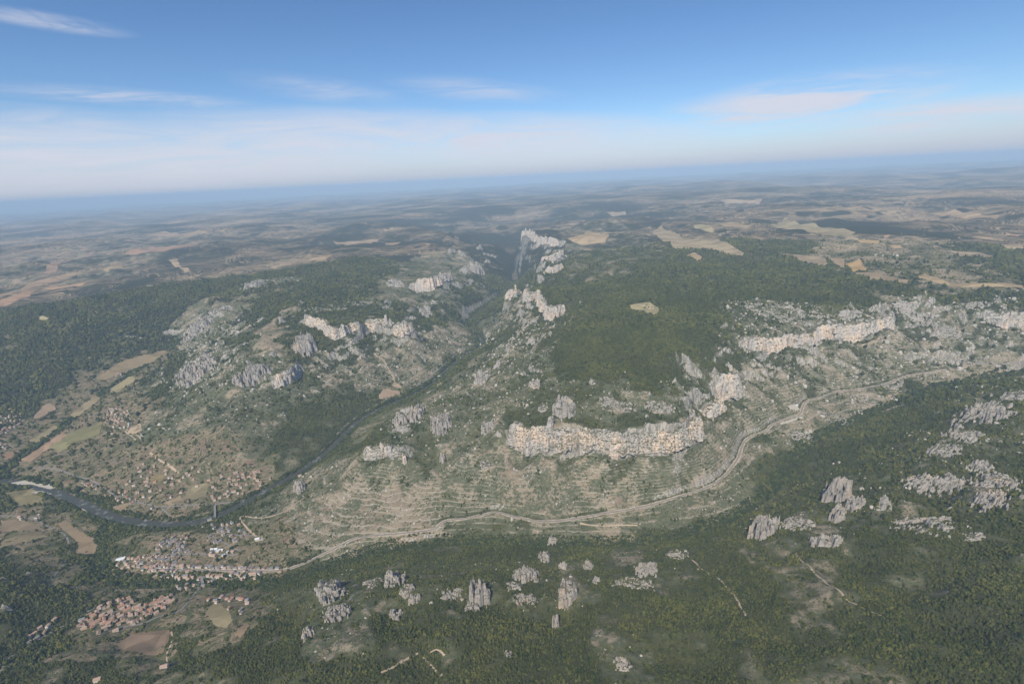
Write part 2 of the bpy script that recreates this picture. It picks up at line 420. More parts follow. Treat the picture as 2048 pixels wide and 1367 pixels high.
# far uplands out to the horizon: 500 m cells
FX0, FX1, FY0, FY1, FC = -90000, 90000, -20000, 130000, 500
fnx, fny = (FX1 - FX0) // FC + 1, (FY1 - FY0) // FC + 1
FXX, FYY = np.meshgrid(FX0 + FC * np.arange(fnx), FY0 + FC * np.arange(fny))
g1 = fft_noise(fny, fnx, FC, 2.6, 1500, 16000, 31)
far = 880 + 60 * np.tanh(FXX / 5000) + np.clip(FYY - 5000, 0, 8000) * 0.006 + 70 * g1 * ss(np.hypot(FXX, FYY - 6000), 8000, 16000)
far += 150 * ss(FYY, 25000, 70000) + 140 * ss(FXX, 15000, 50000)
far -= drop(FXX, FYY)
wmid = np.minimum.reduce([ss(FXX - MX0, -2500, 500), ss(MX1 - FXX, -2500, 500), ss(FYY - MY0, -2500, 500), ss(MY1 - FYY, -2500, 500)])
far = np.where(wmid > 0, far * (1 - wmid) + wmid * bilinear(mid2, MX0, MY0, MC, FXX, FYY), far)
ew = np.minimum.reduce([ss(MXX - MX0, 0, 900), ss(MX1 - MXX, 0, 900), ss(MYY - MY0, 0, 900), ss(MY1 - MYY, 0, 900)])
mid2 = mid2 * ew + bilinear(far, FX0, FY0, FC, MXX, MYY) * (1 - ew)

# ---------------------------------------------------------------- land cover
# (photograph outline) -> (tree cover, dry grass, bare stone, old terraces)
def outline(pts, tmax=13400.0):
    p = np.array(pts, float)
    return hit(p[:, 0], p[:, 1], tmax)[:, :2]
COVER = [
 ([(600,1120),(640,1000),(740,930),(1000,885),(1100,868),(1250,872),(1350,865),(1420,840),(1490,870),(1540,1000),(1480,1040),(1300,1072),(1100,1078),(900,1072),(720,1095)], (.36,.42,.34,.5)),
 ([(1010,915),(1120,920),(1160,990),(1100,1030),(1010,1010)], (.24,.5,.55,.15)),
 ([(1290,920),(1380,915),(1400,960),(1300,985)], (.24,.48,.5,.4)),
 ([(590,1125),(560,1060),(640,1000),(760,960),(870,970),(880,1060),(720,1078)], (.2,.56,.42,.85)),
 ([(590,965),(700,895),(745,925),(650,1000),(540,1075),(470,1045)], (.36,.46,.2,.4)),
 ([(740,930),(760,850),(830,795),(960,715),(1050,640),(1100,650),(1090,740),(1020,830),(1010,900)], (.48,.3,.42,0)),
 ([(640,940),(690,880),(760,830),(840,790),(900,755),(960,705),(940,760),(830,810),(760,850),(700,905)], (.42,.35,.1,0)),
 ([(1130,560),(1120,460),(1250,440),(1330,500),(1240,560)], (.6,.4,.1,0)),
 ([(640,1140),(800,1130),(1000,1120),(1090,1060),(1150,1080),(1210,1180),(1100,1260),(980,1230),(800,1225),(650,1260)], (.66,.28,.32,0)),
 ([(1800,900),(1900,780),(2048,750),(2048,1050),(1800,1060)], (.7,.2,.35,0)),
 ([(1490,1030),(1640,940),(1800,940),(1800,1050),(1640,1100),(1500,1090)], (.68,.22,.35,0)),
 ([(1200,1100),(1400,1090),(1420,1150),(1250,1190)], (.66,.25,.3,0)),
 ([(640,780),(620,720),(780,690),(900,640),(960,640),(960,690),(860,760),(800,780)], (.45,.45,.3,.5)),
 ([(960,640),(1000,610),(1080,620),(1070,650),(1000,670),(960,700)], (.5,.4,.25,.8)),
 ([(330,790),(380,700),(480,690),(560,700),(640,780),(560,900),(330,920),(250,880)], (.46,.30,.18,0)),
 ([(640,780),(700,755),(790,800),(700,850),(600,930),(540,900),(600,820)], (.85,.15,.05,0)),
 ([(490,715),(520,660),(560,622),(592,612),(580,650),(545,700)], (.06,.75,.05,0)),
 ([(0,960),(0,860),(100,800),(200,730),(330,690),(330,720),(280,780),(300,900),(560,940),(560,970),(380,1045),(200,1020)], (.22,.66,0,.1,1)),
 ([(300,880),(560,905),(560,945),(400,960),(250,930)], (.3,.6,.05,.1,1)),
 ([(0,980),(120,1010),(240,1060),(380,1060),(560,1030),(640,1080),(560,1150),(230,1180),(120,1180),(0,1100)], (.34,.5,0,0,1)),
 ([(60,950),(200,1000),(320,1040),(380,1058),(240,1075),(100,1010),(0,990),(0,950)], (.9,.1,0,0)),
 ([(190,1060),(260,1060),(260,1100),(200,1160),(130,1180),(140,1115)], (.92,.1,0,0)),
 ([(150,1262),(210,1195),(370,1180),(520,1180),(560,1210),(480,1290),(330,1350),(200,1320)], (.26,.5,0,.1,1)),
 ([(360,1245),(385,1245),(380,1367),(340,1367)], (.95,.1,0,0)),
 ([(1480,880),(1420,840),(1480,720),(1600,690),(1790,660),(2048,660),(2048,740),(1830,780),(1640,860),(1530,880)], (.36,.44,.3,.9)),
 ([(1480,1085),(1560,1085),(1670,1140),(1690,1270),(1600,1260),(1530,1180)], (.45,.6,.12,0)),
 ([(1200,1260),(1300,1290),(1330,1367),(1220,1367)], (.5,.4,.4,0)),
 ([(560,1180),(720,1150),(760,1200),(740,1330),(600,1300)], (.5,.3,.4,0)),
 ([(1100,720),(1140,660),(1200,590),(1440,590),(1500,660),(1420,735),(1300,775),(1150,775)], (1.0,0,0,0)),
 ([(1460,600),(1480,570),(1640,575),(1720,600),(1690,622),(1540,605)], (1.0,0,0,0)),
 ([(1020,830),(1060,720),(1120,745),(1300,785),(1400,760),(1410,830),(1350,840),(1150,840)], (.55,.2,.45,0)),
 ([(1470,700),(1460,610),(1560,600),(1700,625),(1790,600),(1790,660),(1600,690)], (.55,.25,.45,0)),
 ([(700,610),(800,520),(930,495),(970,555),(880,610),(760,615)], (.42,.35,.5,0)),
 ([(340,780),(350,640),(420,600),(510,590),(470,680),(440,770)], (.38,.35,.6,0)),
 ([(1790,600),(2048,590),(2048,625),(1960,640),(1800,660)], (.5,.3,.4,0)),
 ([(1640,470),(1900,480),(2048,560),(2048,590),(1800,565),(1600,510)], (.45,.6,.05,0)),
 ([(0,590),(0,520),(200,480),(420,480),(330,510),(200,560)], (.6,.4,0,0)),
]
FIELDS = [  # outline, soil or crop colour, label-free pieces of the setting
 ([(411,1224),(425,1207),(440,1205),(458,1222),(466,1238),(452,1255),(432,1252),(420,1238)], (.36,.30,.17)),
 ([(112,1048),(130,1041),(160,1062),(185,1075),(197,1092),(190,1106),(170,1110),(155,1105),(152,1080),(130,1062)], (.28,.21,.13)),
 ([(757,790),(768,778),(795,780),(806,788),(800,793),(775,797),(757,798)], (.34,.25,.17)),
 ([(783,770),(788,761),(806,772),(800,778)], (.33,.25,.17)),
 ([(285,965),(297,953),(315,947),(330,949),(322,962),(305,970)], (.25,.20,.10)),
 ([(368,996),(375,970),(418,965),(412,992),(385,998)], (.26,.22,.13)),
 ([(230,1290),(260,1265),(340,1258),(338,1280),(325,1306),(290,1310),(240,1300)], (.25,.18,.12)),
 ([(470,1265),(490,1245),(500,1250),(480,1275)], (.26,.19,.12)),
 ([(65,830),(95,808),(112,815),(95,830),(70,840)], (.35,.26,.18)),
 ([(95,895),(140,865),(205,845),(200,870),(150,885),(120,905)], (.24,.22,.11)),
 ([(40,920),(130,862),(135,870),(60,925)], (.33,.23,.15)),
 ([(190,757),(240,725),(330,700),(338,705),(280,735),(210,760)], (.30,.24,.15)),
 ([(10,985),(70,972),(90,1008),(40,1010)], (.27,.23,.12)),
 ([(0,1038),(60,1043),(90,1060),(0,1062)], (.30,.23,.15)),
 ([(0,1080),(80,1062),(95,1072),(0,1095)], (.27,.22,.13)),
 ([(0,910),(25,903),(35,912),(15,920)], (.38,.25,.16)),
 ([(60,880),(110,850),(120,856),(70,890)], (.29,.24,.14)),
 ([(140,830),(190,790),(205,795),(150,838)], (.27,.22,.13)),
 ([(215,780),(260,752),(275,758),(230,788)], (.28,.24,.13)),
 ([(255,860),(280,846),(285,862),(262,868)], (.44,.34,.23)),
 ([(330,1005),(360,990),(366,1000),(340,1014)], (.29,.23,.14)),
 ([(225,1012),(260,1004),(250,1022),(230,1022)], (.29,.22,.14)),
 ([(337,520),(355,517),(362,533),(380,540),(370,546),(350,534)], (.44,.34,.22)),
 ([(195,540),(240,528),(245,536),(215,545)], (.42,.32,.2)),
 ([(0,600),(100,572),(170,566),(165,572),(90,578),(40,600),(0,614)], (.45,.30,.2)),
 ([(0,588),(60,566),(180,542),(140,556),(60,578),(0,596)], (.38,.28,.19)),
 ([(80,546),(190,500),(188,506),(100,548)], (.38,.27,.2)),
 ([(250,508),(300,492),(420,490),(330,502),(270,510)], (.42,.28,.2)),
 ([(78,632),(88,632),(98,640),(78,641)], (.38,.34,.22)),
 ([(290,470),(330,462),(420,465),(380,474)], (.40,.30,.2)),
 ([(450,442),(520,430),(530,436),(470,448)], (.42,.32,.22)),
 ([(600,525),(640,512),(664,510),(650,520)], (.42,.31,.2)),
 ([(665,482),(760,478),(740,487),(690,490)], (.42,.32,.22)),
 ([(770,486),(800,484),(796,489),(772,490)], (.42,.31,.2)),
 ([(1300,462),(1322,452),(1370,478),(1418,478),(1490,508),(1480,514),(1415,498),(1345,498)], (.40,.33,.22)),
 ([(1370,510),(1390,505),(1415,520),(1395,522)], (.42,.32,.2)),
 ([(1258,610),(1300,604),(1322,618),(1310,630),(1290,625),(1264,620)], (.36,.31,.17)),
 ([(1690,528),(1720,518),(1735,540),(1705,545)], (.50,.34,.17)),
 ([(1650,515),(1690,518),(1688,538),(1670,530)], (.42,.32,.22)),
 ([(1830,555),(1850,548),(1900,568),(1960,566),(2048,572),(2048,577),(1900,574)], (.44,.34,.21)),
 ([(1715,480),(1760,481),(1755,487),(1720,486)], (.46,.33,.18)),
 ([(1780,492),(1800,490),(1805,496),(1785,497)], (.46,.33,.2)),
 ([(1540,450),(1570,435),(1640,455),(1710,465),(1700,472),(1620,465)], (.36,.31,.2)),
 ([(1860,428),(1880,425),(2000,432),(1990,437),(1920,436)], (.46,.35,.23)),
 ([(1135,478),(1180,462),(1220,470),(1210,485),(1160,490)], (.44,.34,.22)),
 ([(1215,425),(1250,422),(1252,430),(1222,432)], (.42,.34,.24)),
 ([(1440,445),(1500,452),(1495,457),(1445,452)], (.44,.34,.22)),
 ([(1385,448),(1430,460),(1425,465),(1390,458)], (.40,.34,.2)),
 ([(1440,400),(1525,398),(1500,408),(1450,408)], (.44,.34,.24)),
 ([(1700,545),(1760,548),(1820,560),(1815,568),(1740,560)], (.38,.30,.2)),
 ([(1560,508),(1640,512),(1660,530),(1640,532)], (.36,.29,.2)),
 ([(1895,500),(1960,505),(1990,515),(1920,512)], (.38,.3,.22)),
 ([(2000,490),(2048,488),(2048,498),(2010,500)], (.42,.33,.22)),
]
def pip(X, Y, P):
    ins = np.zeros(X.shape, bool)
    xa, ya = P[-1]
    for xb, yb in P:
        c = ((ya > Y) != (yb > Y))
        if yb != ya: ins ^= c & (X < (xb - xa) * (Y - ya) / (yb - ya) + xa)
        xa, ya = xb, yb
    return ins
wx = fft_noise(mny, mnx, MC, 2.2, 60, 900, 41); wy = fft_noise(mny, mnx, MC, 2.2, 60, 900, 42)
pn = fft_noise(mny, mnx, MC, 2.0, 60, 800, 43)
cover_polys = [(outline(p), v) for p, v in COVER]
field_polys = [(outline(p), c) for p, c in FIELDS]
hollow = np.clip((blur(near2, 14) - near2) / 3.0, -1, 1)      # gullies hold trees, ribs are bare
hollow_m = np.clip((blur(mid2, 4) - mid2) / 6.0, -1, 1)
def cover(X, Y):
    X = np.asarray(X, float); Y = np.asarray(Y, float)
    d = np.hypot(X, Y)
    k = np.clip(d / 55, 16, 75)
    n = bilinear(pn, MX0, MY0, MC, X, Y)
    C = np.zeros(X.shape + (5,))
    for ox, oy in ((1, .3), (-.5, .9), (-.4, -1)):
        Xw = X + k * (bilinear(wx, MX0, MY0, MC, X, Y) + ox * .35); Yw = Y + k * (bilinear(wy, MX0, MY0, MC, X, Y) + oy * .35)
        c_ = np.empty(X.shape + (5,)); c_[...] = (.82, .16, .07, 0, 0); c_[..., 0] += .16 * ss(d, 4500, 6500)
        for P, v in cover_polys:
            lo, hi = P.min(0) - 1, P.max(0) + 1
            idx = np.nonzero((Xw > lo[0]) & (Xw < hi[0]) & (Yw > lo[1]) & (Yw < hi[1]))
            if len(idx[0]) == 0: continue
            i2 = pip(Xw[idx], Yw[idx], P)
            c_[tuple(a[i2] for a in idx)] = v if len(v) == 5 else v + (0,)
        C += c_ / 3
    ins = (X > NX0) & (X < NX1 - NC) & (Y > NY0) & (Y < NY1 - NC)
    hl = np.where(ins, bilinear(hollow, NX0, NY0, NC, X, Y), bilinear(hollow_m, MX0, MY0, MC, X, Y))
    free = 1 - C[..., 0] * 0.8
    gap = ss(n, .9, 1.7) * (C[..., 0] < .97)
    C[..., 0] -= .28 * gap * C[..., 0]
    C[..., 0] = np.clip(C[..., 0] - 0.16 * n * free + .30 * hl * free * (1 - C[..., 4]), 0, 1)
    C[..., 1] = np.clip(C[..., 1] + 0.15 * n - .15 * hl, 0, 1)
    C[..., 2] = np.clip(C[..., 2] - .25 * hl * (C[..., 2] > .12), 0, 1)
    return C

# ---------------------------------------------------------------- the ground, one sheet to the horizon
def grid_mesh(XX, YY, ZZ, keep):
    n_y, n_x = XX.shape
    idx = np.arange(n_y * n_x).reshape(n_y, n_x)
    q = np.stack([idx[:-1, :-1], idx[:-1, 1:], idx[1:, 1:], idx[1:, :-1]], -1).reshape(-1, 4)
    kq = keep[:-1, :-1] & keep[:-1, 1:] & keep[1:, 1:] & keep[1:, :-1]
    q = q[kq.ravel()]
    used = np.unique(q)
    rem = np.full(n_y * n_x, -1); rem[used] = np.arange(len(used))
    V = np.column_stack([XX.ravel(), YY.ravel(), ZZ.ravel()])[used]
    return V, rem[q]
def np_mesh(name, V, Q, smooth_=False):
    me = bpy.data.meshes.new(name)
    V = np.asarray(V); Q = np.asarray(Q)
    me.vertices.add(len(V)); me.vertices.foreach_set('co', np.ascontiguousarray(V, dtype=np.float32).ravel())
    k = Q.shape[1]
    me.loops.add(Q.size); me.loops.foreach_set('vertex_index', np.ascontiguousarray(Q, dtype=np.int32).ravel())
    me.polygons.add(len(Q)); me.polygons.foreach_set('loop_start', np.arange(0, Q.size, k, dtype=np.int32))
    me.update(calc_edges=True)
    me.polygons.foreach_set('use_smooth', np.full(len(Q), smooth_, bool))
    return me
def fattr(me, name, vals):
    a = me.attributes.new(name, 'FLOAT', 'POINT')
    a.data.foreach_set('value', np.ascontiguousarray(vals, dtype=np.float32))
def link(name, me, mat=None, parent=None, **props):
    o = bpy.data.objects.new(name, me)
    if mat is not None:
        if len(me.materials) == 0: me.materials.append(mat)
    o.parent = parent
    for k, v in props.items(): o[k] = v
    col.objects.link(o)
    return o

km = ~((MXX > NX0 + 60) & (MXX < NX1 - 60) & (MYY > NY0 + 60) & (MYY < NY1 - 60))
kf = ~((FXX > MX0 + 600) & (FXX < MX1 - 600) & (FYY > MY0 + 600) & (FYY < MY1 - 600))
mlow = np.where((MXX > NX0) & (MXX < NX1) & (MYY > NY0) & (MYY < NY1), mid2 - 4, mid2)
flow = np.where((FXX > MX0) & (FXX < MX1) & (FYY > MY0) & (FYY < MY1), far - 15, far)
Vs, Qs = [], []; off = 0
for XX, YY, ZZ, k in ((NXX, NYY, near2, np.ones_like(NXX, bool)), (MXX, MYY, mlow, km), (FXX, FYY, flow, kf)):
    V, Q = grid_mesh(XX, YY, ZZ, k)
    Vs.append(V); Qs.append(Q + off); off += len(V)
V = np.vstack(Vs); Q = np.vstack(Qs)
gme = np_mesh('ground', V, Q, True)
CV = cover(V[:, 0], V[:, 1])
for i, nm in enumerate(('wood', 'dry', 'stone', 'terrace', 'farm')): fattr(gme, nm, CV[:, i])

def material(name):
    mt = bpy.data.materials.new(name); mt.use_nodes = True
    return mt, NT(mt.node_tree)
def finish(k, colr, rough=0.95, bump=None, bdist=1.0, bstr=0.6, spec=0.1):
    if spec > 0.2:
        b = k.n('ShaderNodeBsdfPrincipled')
        k.set(b.inputs['Base Color'], colr); k.set(b.inputs['Roughness'], rough); k.set(b.inputs['Specular IOR Level'], spec)
    else:
        b = k.n('ShaderNodeBsdfDiffuse', colr)
    if bump is not None:
        bn = k.n('ShaderNodeBump'); bn.inputs['Strength'].default_value = bstr; bn.inputs['Distance'].default_value = bdist
        k.set(bn.inputs['Height'], bump); k.set(b.inputs['Normal'], bn)
    k.n('ShaderNodeOutputMaterial', b)
    return b

GM, k = material('ground')
geo = k.n('ShaderNodeNewGeometry'); P_ = geo.outputs['Position']
sp = k.n('ShaderNodeSeparateXYZ', P_)
nrm = k.n('ShaderNodeSeparateXYZ', geo.outputs['True Normal'])
flat = k.n('ShaderNodeCombineXYZ', sp.outputs[0], sp.outputs[1], 0.0)
nA = k.noise(P_, 0.012, 4, 0.6); nB = k.noise(P_, 0.07, 3, 0.6); nC = k.noise(P_, 0.0022, 3, 0.55); nD = k.noise(P_, 0.17, 2, 0.6)
wood, dry, stone, terr = (k.attr(a) for a in ('wood', 'dry', 'stone', 'terrace'))
dist = k.vmath('LENGTH', flat)
# dry grass and garrigue
garr = k.mix(k.step(nB, 0.38, 0.62), (.085, .095, .055), (.135, .135, .085))
tan = k.mix(k.step(nA, 0.35, 0.65), (.20, .16, .11), (.27, .226, .16))
c1 = k.mix(k.step(k.math('ADD', k.math('MULTIPLY', dry, 0.9), k.math('ADD', k.math('MULTIPLY', k.math('SUBTRACT', nB, 0.5), 1.5), k.math('MULTIPLY', k.math('SUBTRACT', nA, 0.5), 1.0))), 0.34, 0.62), garr, tan)
# bare stone and scree
stn = k.math('ADD', k.math('MULTIPLY', stone, 0.62), k.math('ADD', k.math('MULTIPLY', k.math('SUBTRACT', nD, 0.5), 1.3), k.math('MULTIPLY', k.math('SUBTRACT', nA, 0.5), 1.2)))
steep = k.step(k.math('ADD', nrm.outputs[2], k.math('MULTIPLY', k.math('SUBTRACT', nB, .5), .35)), 0.64, 0.48)
stn = k.math('ADD', stn, k.math('MULTIPLY', steep, 0.75))
c2 = k.mix(k.math('MULTIPLY', k.step(stn, 0.46, 0.66), 0.85), c1, k.mix(k.step(k.noise(k.mul(P_, (1, 1, .2)), .12, 3, .6), .4, .62), (.17, .16, .14), (.40, .37, .325)))
# small parcels of the valley farmland
fv = k.n('ShaderNodeTexVoronoi', k.n('ShaderNodeMapping', k.vmath('ADD', flat, k.vmath('SCALE', k.noise(flat, 0.02, 0, 0.5, out=1), scale=30.0)), i_Rotation=(0, 0, -0.45), i_Scale=(0.011, 0.026, 1)).outputs[0], None, 1.0)
fs_ = k.n('ShaderNodeSeparateColor', fv.outputs['Color'])
fcl = k.mix(k.step(fs_.outputs[0], .45, .5), k.mix(fs_.outputs[1], (.055, .07, .032), (.12, .12, .06)), k.mix(fs_.outputs[1], (.17, .11, .08), (.28, .225, .15)))
fcl = k.mix(k.math('MULTIPLY', k.step(nB, .45, .62), .45), fcl, (.105, .105, .06))
c2 = k.mix(k.math('MULTIPLY', k.attr('farm'), .9), c2, fcl)
# dry-stone terrace walls follow the contours
zz = k.math('ADD', k.math('DIVIDE', sp.outputs[2], 8.5), k.math('MULTIPLY', nA, 1.6))
saw = k.math('FRACT', zz)
wall = k.math('MULTIPLY', k.math('MULTIPLY', k.step(saw, 0.30, 0.12), k.step(terr, 0.1, 0.5)), k.step(k.math('ADD', nA, k.math('MULTIPLY', terr, 0.2)), 0.48, 0.62))
wall = k.math('MULTIPLY', wall, k.step(dist, 7000.0, 3000.0))
c3 = k.mix(k.math('MULTIPLY', wall, 0.7), c2, (.34, .30, .235))
# woodland floor; where trees stand too far away to tell apart it is the canopy, painted darker for the crowns' self-shadowing
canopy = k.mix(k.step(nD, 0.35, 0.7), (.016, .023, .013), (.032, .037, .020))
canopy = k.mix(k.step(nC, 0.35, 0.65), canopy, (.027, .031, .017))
wv = k.math('ADD', wood, k.math('ADD', k.math('MULTIPLY', k.math('SUBTRACT', nB, 0.5), 0.9), k.math('MULTIPLY', k.math('SUBTRACT', nA, 0.5), 0.9)))
canopy = k.mix(k.step(dist, 5200.0, 2600.0), canopy, k.mix(nD, (.04, .045, .022), (.075, .078, .04)))
wv = k.math('SUBTRACT', wv, k.math('MULTIPLY', steep, 0.9))
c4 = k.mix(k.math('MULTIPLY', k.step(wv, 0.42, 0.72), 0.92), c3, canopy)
# farmland of the distant uplands
vor = k.n('ShaderNodeTexVoronoi', k.n('ShaderNodeMapping', k.vmath('ADD', flat, k.vmath('SCALE', k.noise(flat, 0.0016, 0, 0.5, out=1), scale=420.0)), i_Rotation=(0, 0, 0.35), i_Scale=(0.0042, 0.0072, 1)).outputs[0], None, 1.0)
vs = k.n('ShaderNodeSeparateColor', vor.outputs['Color'])
cult = k.noise(flat, 0.00055, 3, 0.65)
cult = k.math('ADD', cult, k.math('MULTIPLY', k.step(sp.outputs[0], -1000.0, -9000.0), 0.065))
cult = k.math('ADD', cult, k.math('MULTIPLY', k.step(sp.outputs[0], 1500.0, 6000.0), 0.05))
fieldm = k.math('MULTIPLY', k.math('LESS_THAN', k.math('ADD', vs.outputs[0], k.math('MULTIPLY', k.math('SUBTRACT', nA, 0.5), 0.25)), k.math('MULTIPLY', k.math('SUBTRACT', cult, 0.445), 2.9)), k.step(dist, 4600.0, 6200.0))
fieldm = k.math('MULTIPLY', fieldm, k.step(nrm.outputs[2], 0.94, 0.98))
fcol = k.mix(vs.outputs[1], k.mix(vs.outputs[2], (.40, .30, .19), (.33, .20, .135)), k.mix(vs.outputs[2], (.27, .24, .15), (.44, .35, .23)))
c5 = k.mix(fieldm, c4, fcol)
bmp = k.math('ADD', k.math('MULTIPLY', nB, 3.0), k.math('MULTIPLY', nD, 2.0))
finish(k, c5, 0.95, bmp, 1.0, 0.8, 0.05)
ground_ob = link('ground', gme, GM, kind='structure')

# ---------------------------------------------------------------- rivers, roads, fields
def ribbon(name, P, half, mat, lift, drape=True, flat_z=False, jitter=0.0, seed=0, stepm=6, **props):
    D = dense(P, stepm)
    T = np.gradient(D[:, :2], axis=0)
    for _ in range(3): T[1:-1] = (T[:-2] + T[1:-1] + T[2:]) / 3
    T /= np.linalg.norm(T, axis=1)[:, None] + 1e-9
    N = np.stack([-T[:, 1], T[:, 0]], 1)
    h = np.full(len(D), float(half)) if np.isscalar(half) else np.interp(np.linspace(0, 1, len(D)), np.linspace(0, 1, len(half)), half)
    r = np.random.default_rng(seed)
    ws = []
    offs = (-1, -0.33, 0.33, 1) if not flat_z else (-1, 1)
    for s in offs:
        j = np.convolve(r.standard_normal(len(D) + 8), np.ones(9) / 3, 'valid') * jitter if abs(s) == 1 else 0
        q = D[:, :2] + N * (s * (h + j))[:, None]
        z = (D[:, 2] if flat_z else ground(q[:, 0], q[:, 1])) + lift
        ws.append(np.column_stack([q, z]))
    V = np.stack(ws, 1).reshape(-1, 3)
    m_ = len(offs); n = len(D)
    i = (np.arange(n - 1)[:, None] * m_ + np.arange(m_ - 1)[None]).ravel()
    Q = np.stack([i, i + 1, i + m_ + 1, i + m_], 1)[:, ::-1]
    me = np_mesh(name, V, Q, True)
    return link(name, me, mat, **props)

WAT, k = material('river_water')
geo = k.n('ShaderNodeNewGeometry')
nw = k.noise(geo.outputs['Position'], 0.12, 3, 0.6)
rap = k.math('MULTIPLY', k.step(k.noise(geo.outputs['Position'], 0.035, 4, 0.65), 0.55, 0.68), 0.4)
b = finish(k, k.mix(rap, (.05, .052, .038), (.42, .43, .42)), k.math('ADD', 0.4, k.math('MULTIPLY', rap, 0.6)), nw, 0.5, 0.6, 0.22)
GRV, k = material('gravel')
geo = k.n('ShaderNodeNewGeometry')
finish(k, k.mix(k.noise(geo.outputs['Position'], 0.2, 4, 0.7), (.30, .27, .22), (.50, .46, .40)))
ASP, k = material('road_surface')
geo = k.n('ShaderNodeNewGeometry')
finish(k, k.mix(k.noise(geo.outputs['Position'], 0.05, 4, 0.6), (.17, .155, .145), (.25, .23, .21)), 0.9)
VRG, k = material('road_verge')
geo = k.n('ShaderNodeNewGeometry')
finish(k, k.mix(k.step(k.noise(geo.outputs['Position'], 0.06, 5, 0.7), 0.35, 0.65), (.27, .22, .15), (.47, .40, .30)), 0.95)
TRK, k = material('dirt_track')
geo = k.n('ShaderNodeNewGeometry')
finish(k, k.mix(k.noise(geo.outputs['Position'], 0.08, 4, 0.7), (.34, .26, .18), (.46, .37, .27)), 0.95)

# the wide river, rapids through the gorge upstream
tw = np.interp(np.linspace(0, 1, 40), [0, .08, .2, .3, .5, .75, 1], [21, 21, 18, 12, 11, 11, 8])
river_main = dense(river_a, 8)
z_s = river_main[:, 2] - drop(river_main[:, 0], river_main[:, 1])
ribbon('river', np.column_stack([river_main[:, :2], z_s]), tw, WAT, 0.4, flat_z=True, jitter=3.0, seed=3, stepm=8, kind='structure')
rb = dense(river_b, 8)
ribbon('river', np.column_stack([rb[:, :2], rb[:, 2] - drop(rb[:, 0], rb[:, 1])]), 6, WAT, 0.5, flat_z=True, jitter=1.5, seed=4, stepm=8, kind='structure')
rd = np.column_stack([road[:, :2], road[:, 2] - drop(road[:, 0], road[:, 1])])
ribbon('road_verge', rd, 8.0, VRG, 0.45, jitter=1.6, seed=5, kind='structure')
ribbon('road', rd, 3.6, ASP, 0.9, seed=6, kind='structure')

def px_line(pts, it=2):
    p = np.array(pts, float)
    return smooth(hit(p[:, 0], p[:, 1]), it)
LANES = [  # minor roads and tracks
 ('track', 3.2, [(628,985),(600,999),(564,1026),(519,1038),(490,1031),(478,1033),(484,1044),(495,1057),(512,1072)]),
 ('lane', 3.0, [(512,1071),(471,1069),(424,1066),(411,1058),(420,1068),(441,1081),(478,1100),(480,1106),(470,1109),(444,1108),(400,1107),(342,1107),(320,1115)]),
 ('lane', 3.6, [(40,940),(75,934),(116,938),(147,951),(191,963),(219,982),(239,997),(273,1004),(321,1013),(337,1028)]),
 ('lane', 3.4, [(321,1013),(370,1010),(424,1009),(470,1004),(510,992),(550,975),(590,952),(625,918),(655,890),(682,858),(712,832),(752,808),(800,786),(838,770),(862,752),(892,724),(920,702),(946,686)]),
 ('lane', 3.2, [(0,1030),(35,1031),(68,1037),(99,1054),(128,1066),(137,1078),(138,1100),(134,1118),(106,1160)]),
 ('lane', 3.0, [(0,1344),(34,1303),(89,1269),(147,1242),(190,1213),(226,1202)]),
 ('lane', 3.2, [(217,1262),(257,1251),(286,1247),(325,1229),(358,1224),(374,1205),(395,1180),(405,1165),(400,1141)]),
 ('track', 2.6, [(343,1262),(345,1275),(343,1289),(331,1307),(329,1332)]),
 ('track', 2.4, [(1350,1098),(1390,1124),(1419,1148),(1453,1173),(1473,1194),(1492,1231)]),
 ('track', 2.2, [(1590,1105),(1647,1161),(1689,1198),(1734,1219),(1763,1231)]),
 ('track', 2.4, [(762,1344),(791,1332),(812,1317),(836,1305)]),
 ('track', 2.4, [(842,1310),(866,1334),(884,1350)]),
 ('track', 2.2, [(858,1306),(873,1296),(889,1310)]),
 ('track', 3.0, [(748,706),(758,715),(775,731),(787,755),(790,765)]),
 ('track', 2.8, [(1160,1046),(1195,1052),(1240,1050),(1275,1050)]),
 ('lane', 4.0, [(1867,719),(1916,725),(1967,726),(2047,729)]),
 ('track', 4.0, [(1723,690),(1740,684),(1760,676),(1778,674)]),
 ('track', 3.4, [(272,868),(285,880),(275,884),(262,870),(250,862)]),
 ('lane', 3.4, [(100,914),(130,906),(155,903)]),
 ('track', 4.5, [(300,905),(320,920),(345,935),(358,945)]),
]
for i, (nm, hw, pts) in enumerate(LANES):
    L = px_line(pts)
    ribbon(nm, L, hw, TRK if nm == 'track' else ASP, 0.8, jitter=0.5, seed=50 + i, kind='structure')
lane_lines = [px_line(p) for _, _, p in LANES]

def drape(name, P, mat, lift, cell, wob=0.0, seed=0):
    r = np.random.default_rng(seed)
    P = np.asarray(P)
    Pd = dense(np.column_stack([np.vstack([P, P[:1]]), np.zeros(len(P) + 1)]), cell)[:-1, :2]
    Pd = Pd + r.standard_normal(Pd.shape) * wob
    lo, hi = Pd.min(0), Pd.max(0)
    gx, gy = np.meshgrid(np.arange(lo[0], hi[0], cell), np.arange(lo[1], hi[1], cell))
    ins = pip(gx, gy, Pd)
    pts = [Vector(p) for p in Pd] + [Vector(p) for p in np.column_stack([gx[ins], gy[ins]])]
    n = len(Pd)
    vs, es, fs, *_ = geometry.delaunay_2d_cdt(pts, [(i, (i + 1) % n) for i in range(n)], [list(range(n))], 1, 0.1)
    if not fs: return None
    A = np.array([v[:] for v in vs])
    Vv = np.column_stack([A, ground(A[:, 0], A[:, 1]) + lift])
    F = np.array([f for f in fs if len(f) == 3])
    me = np_mesh(name, Vv, F, True)
    return link(name, me, mat, kind='structure')
fm_cache = {}
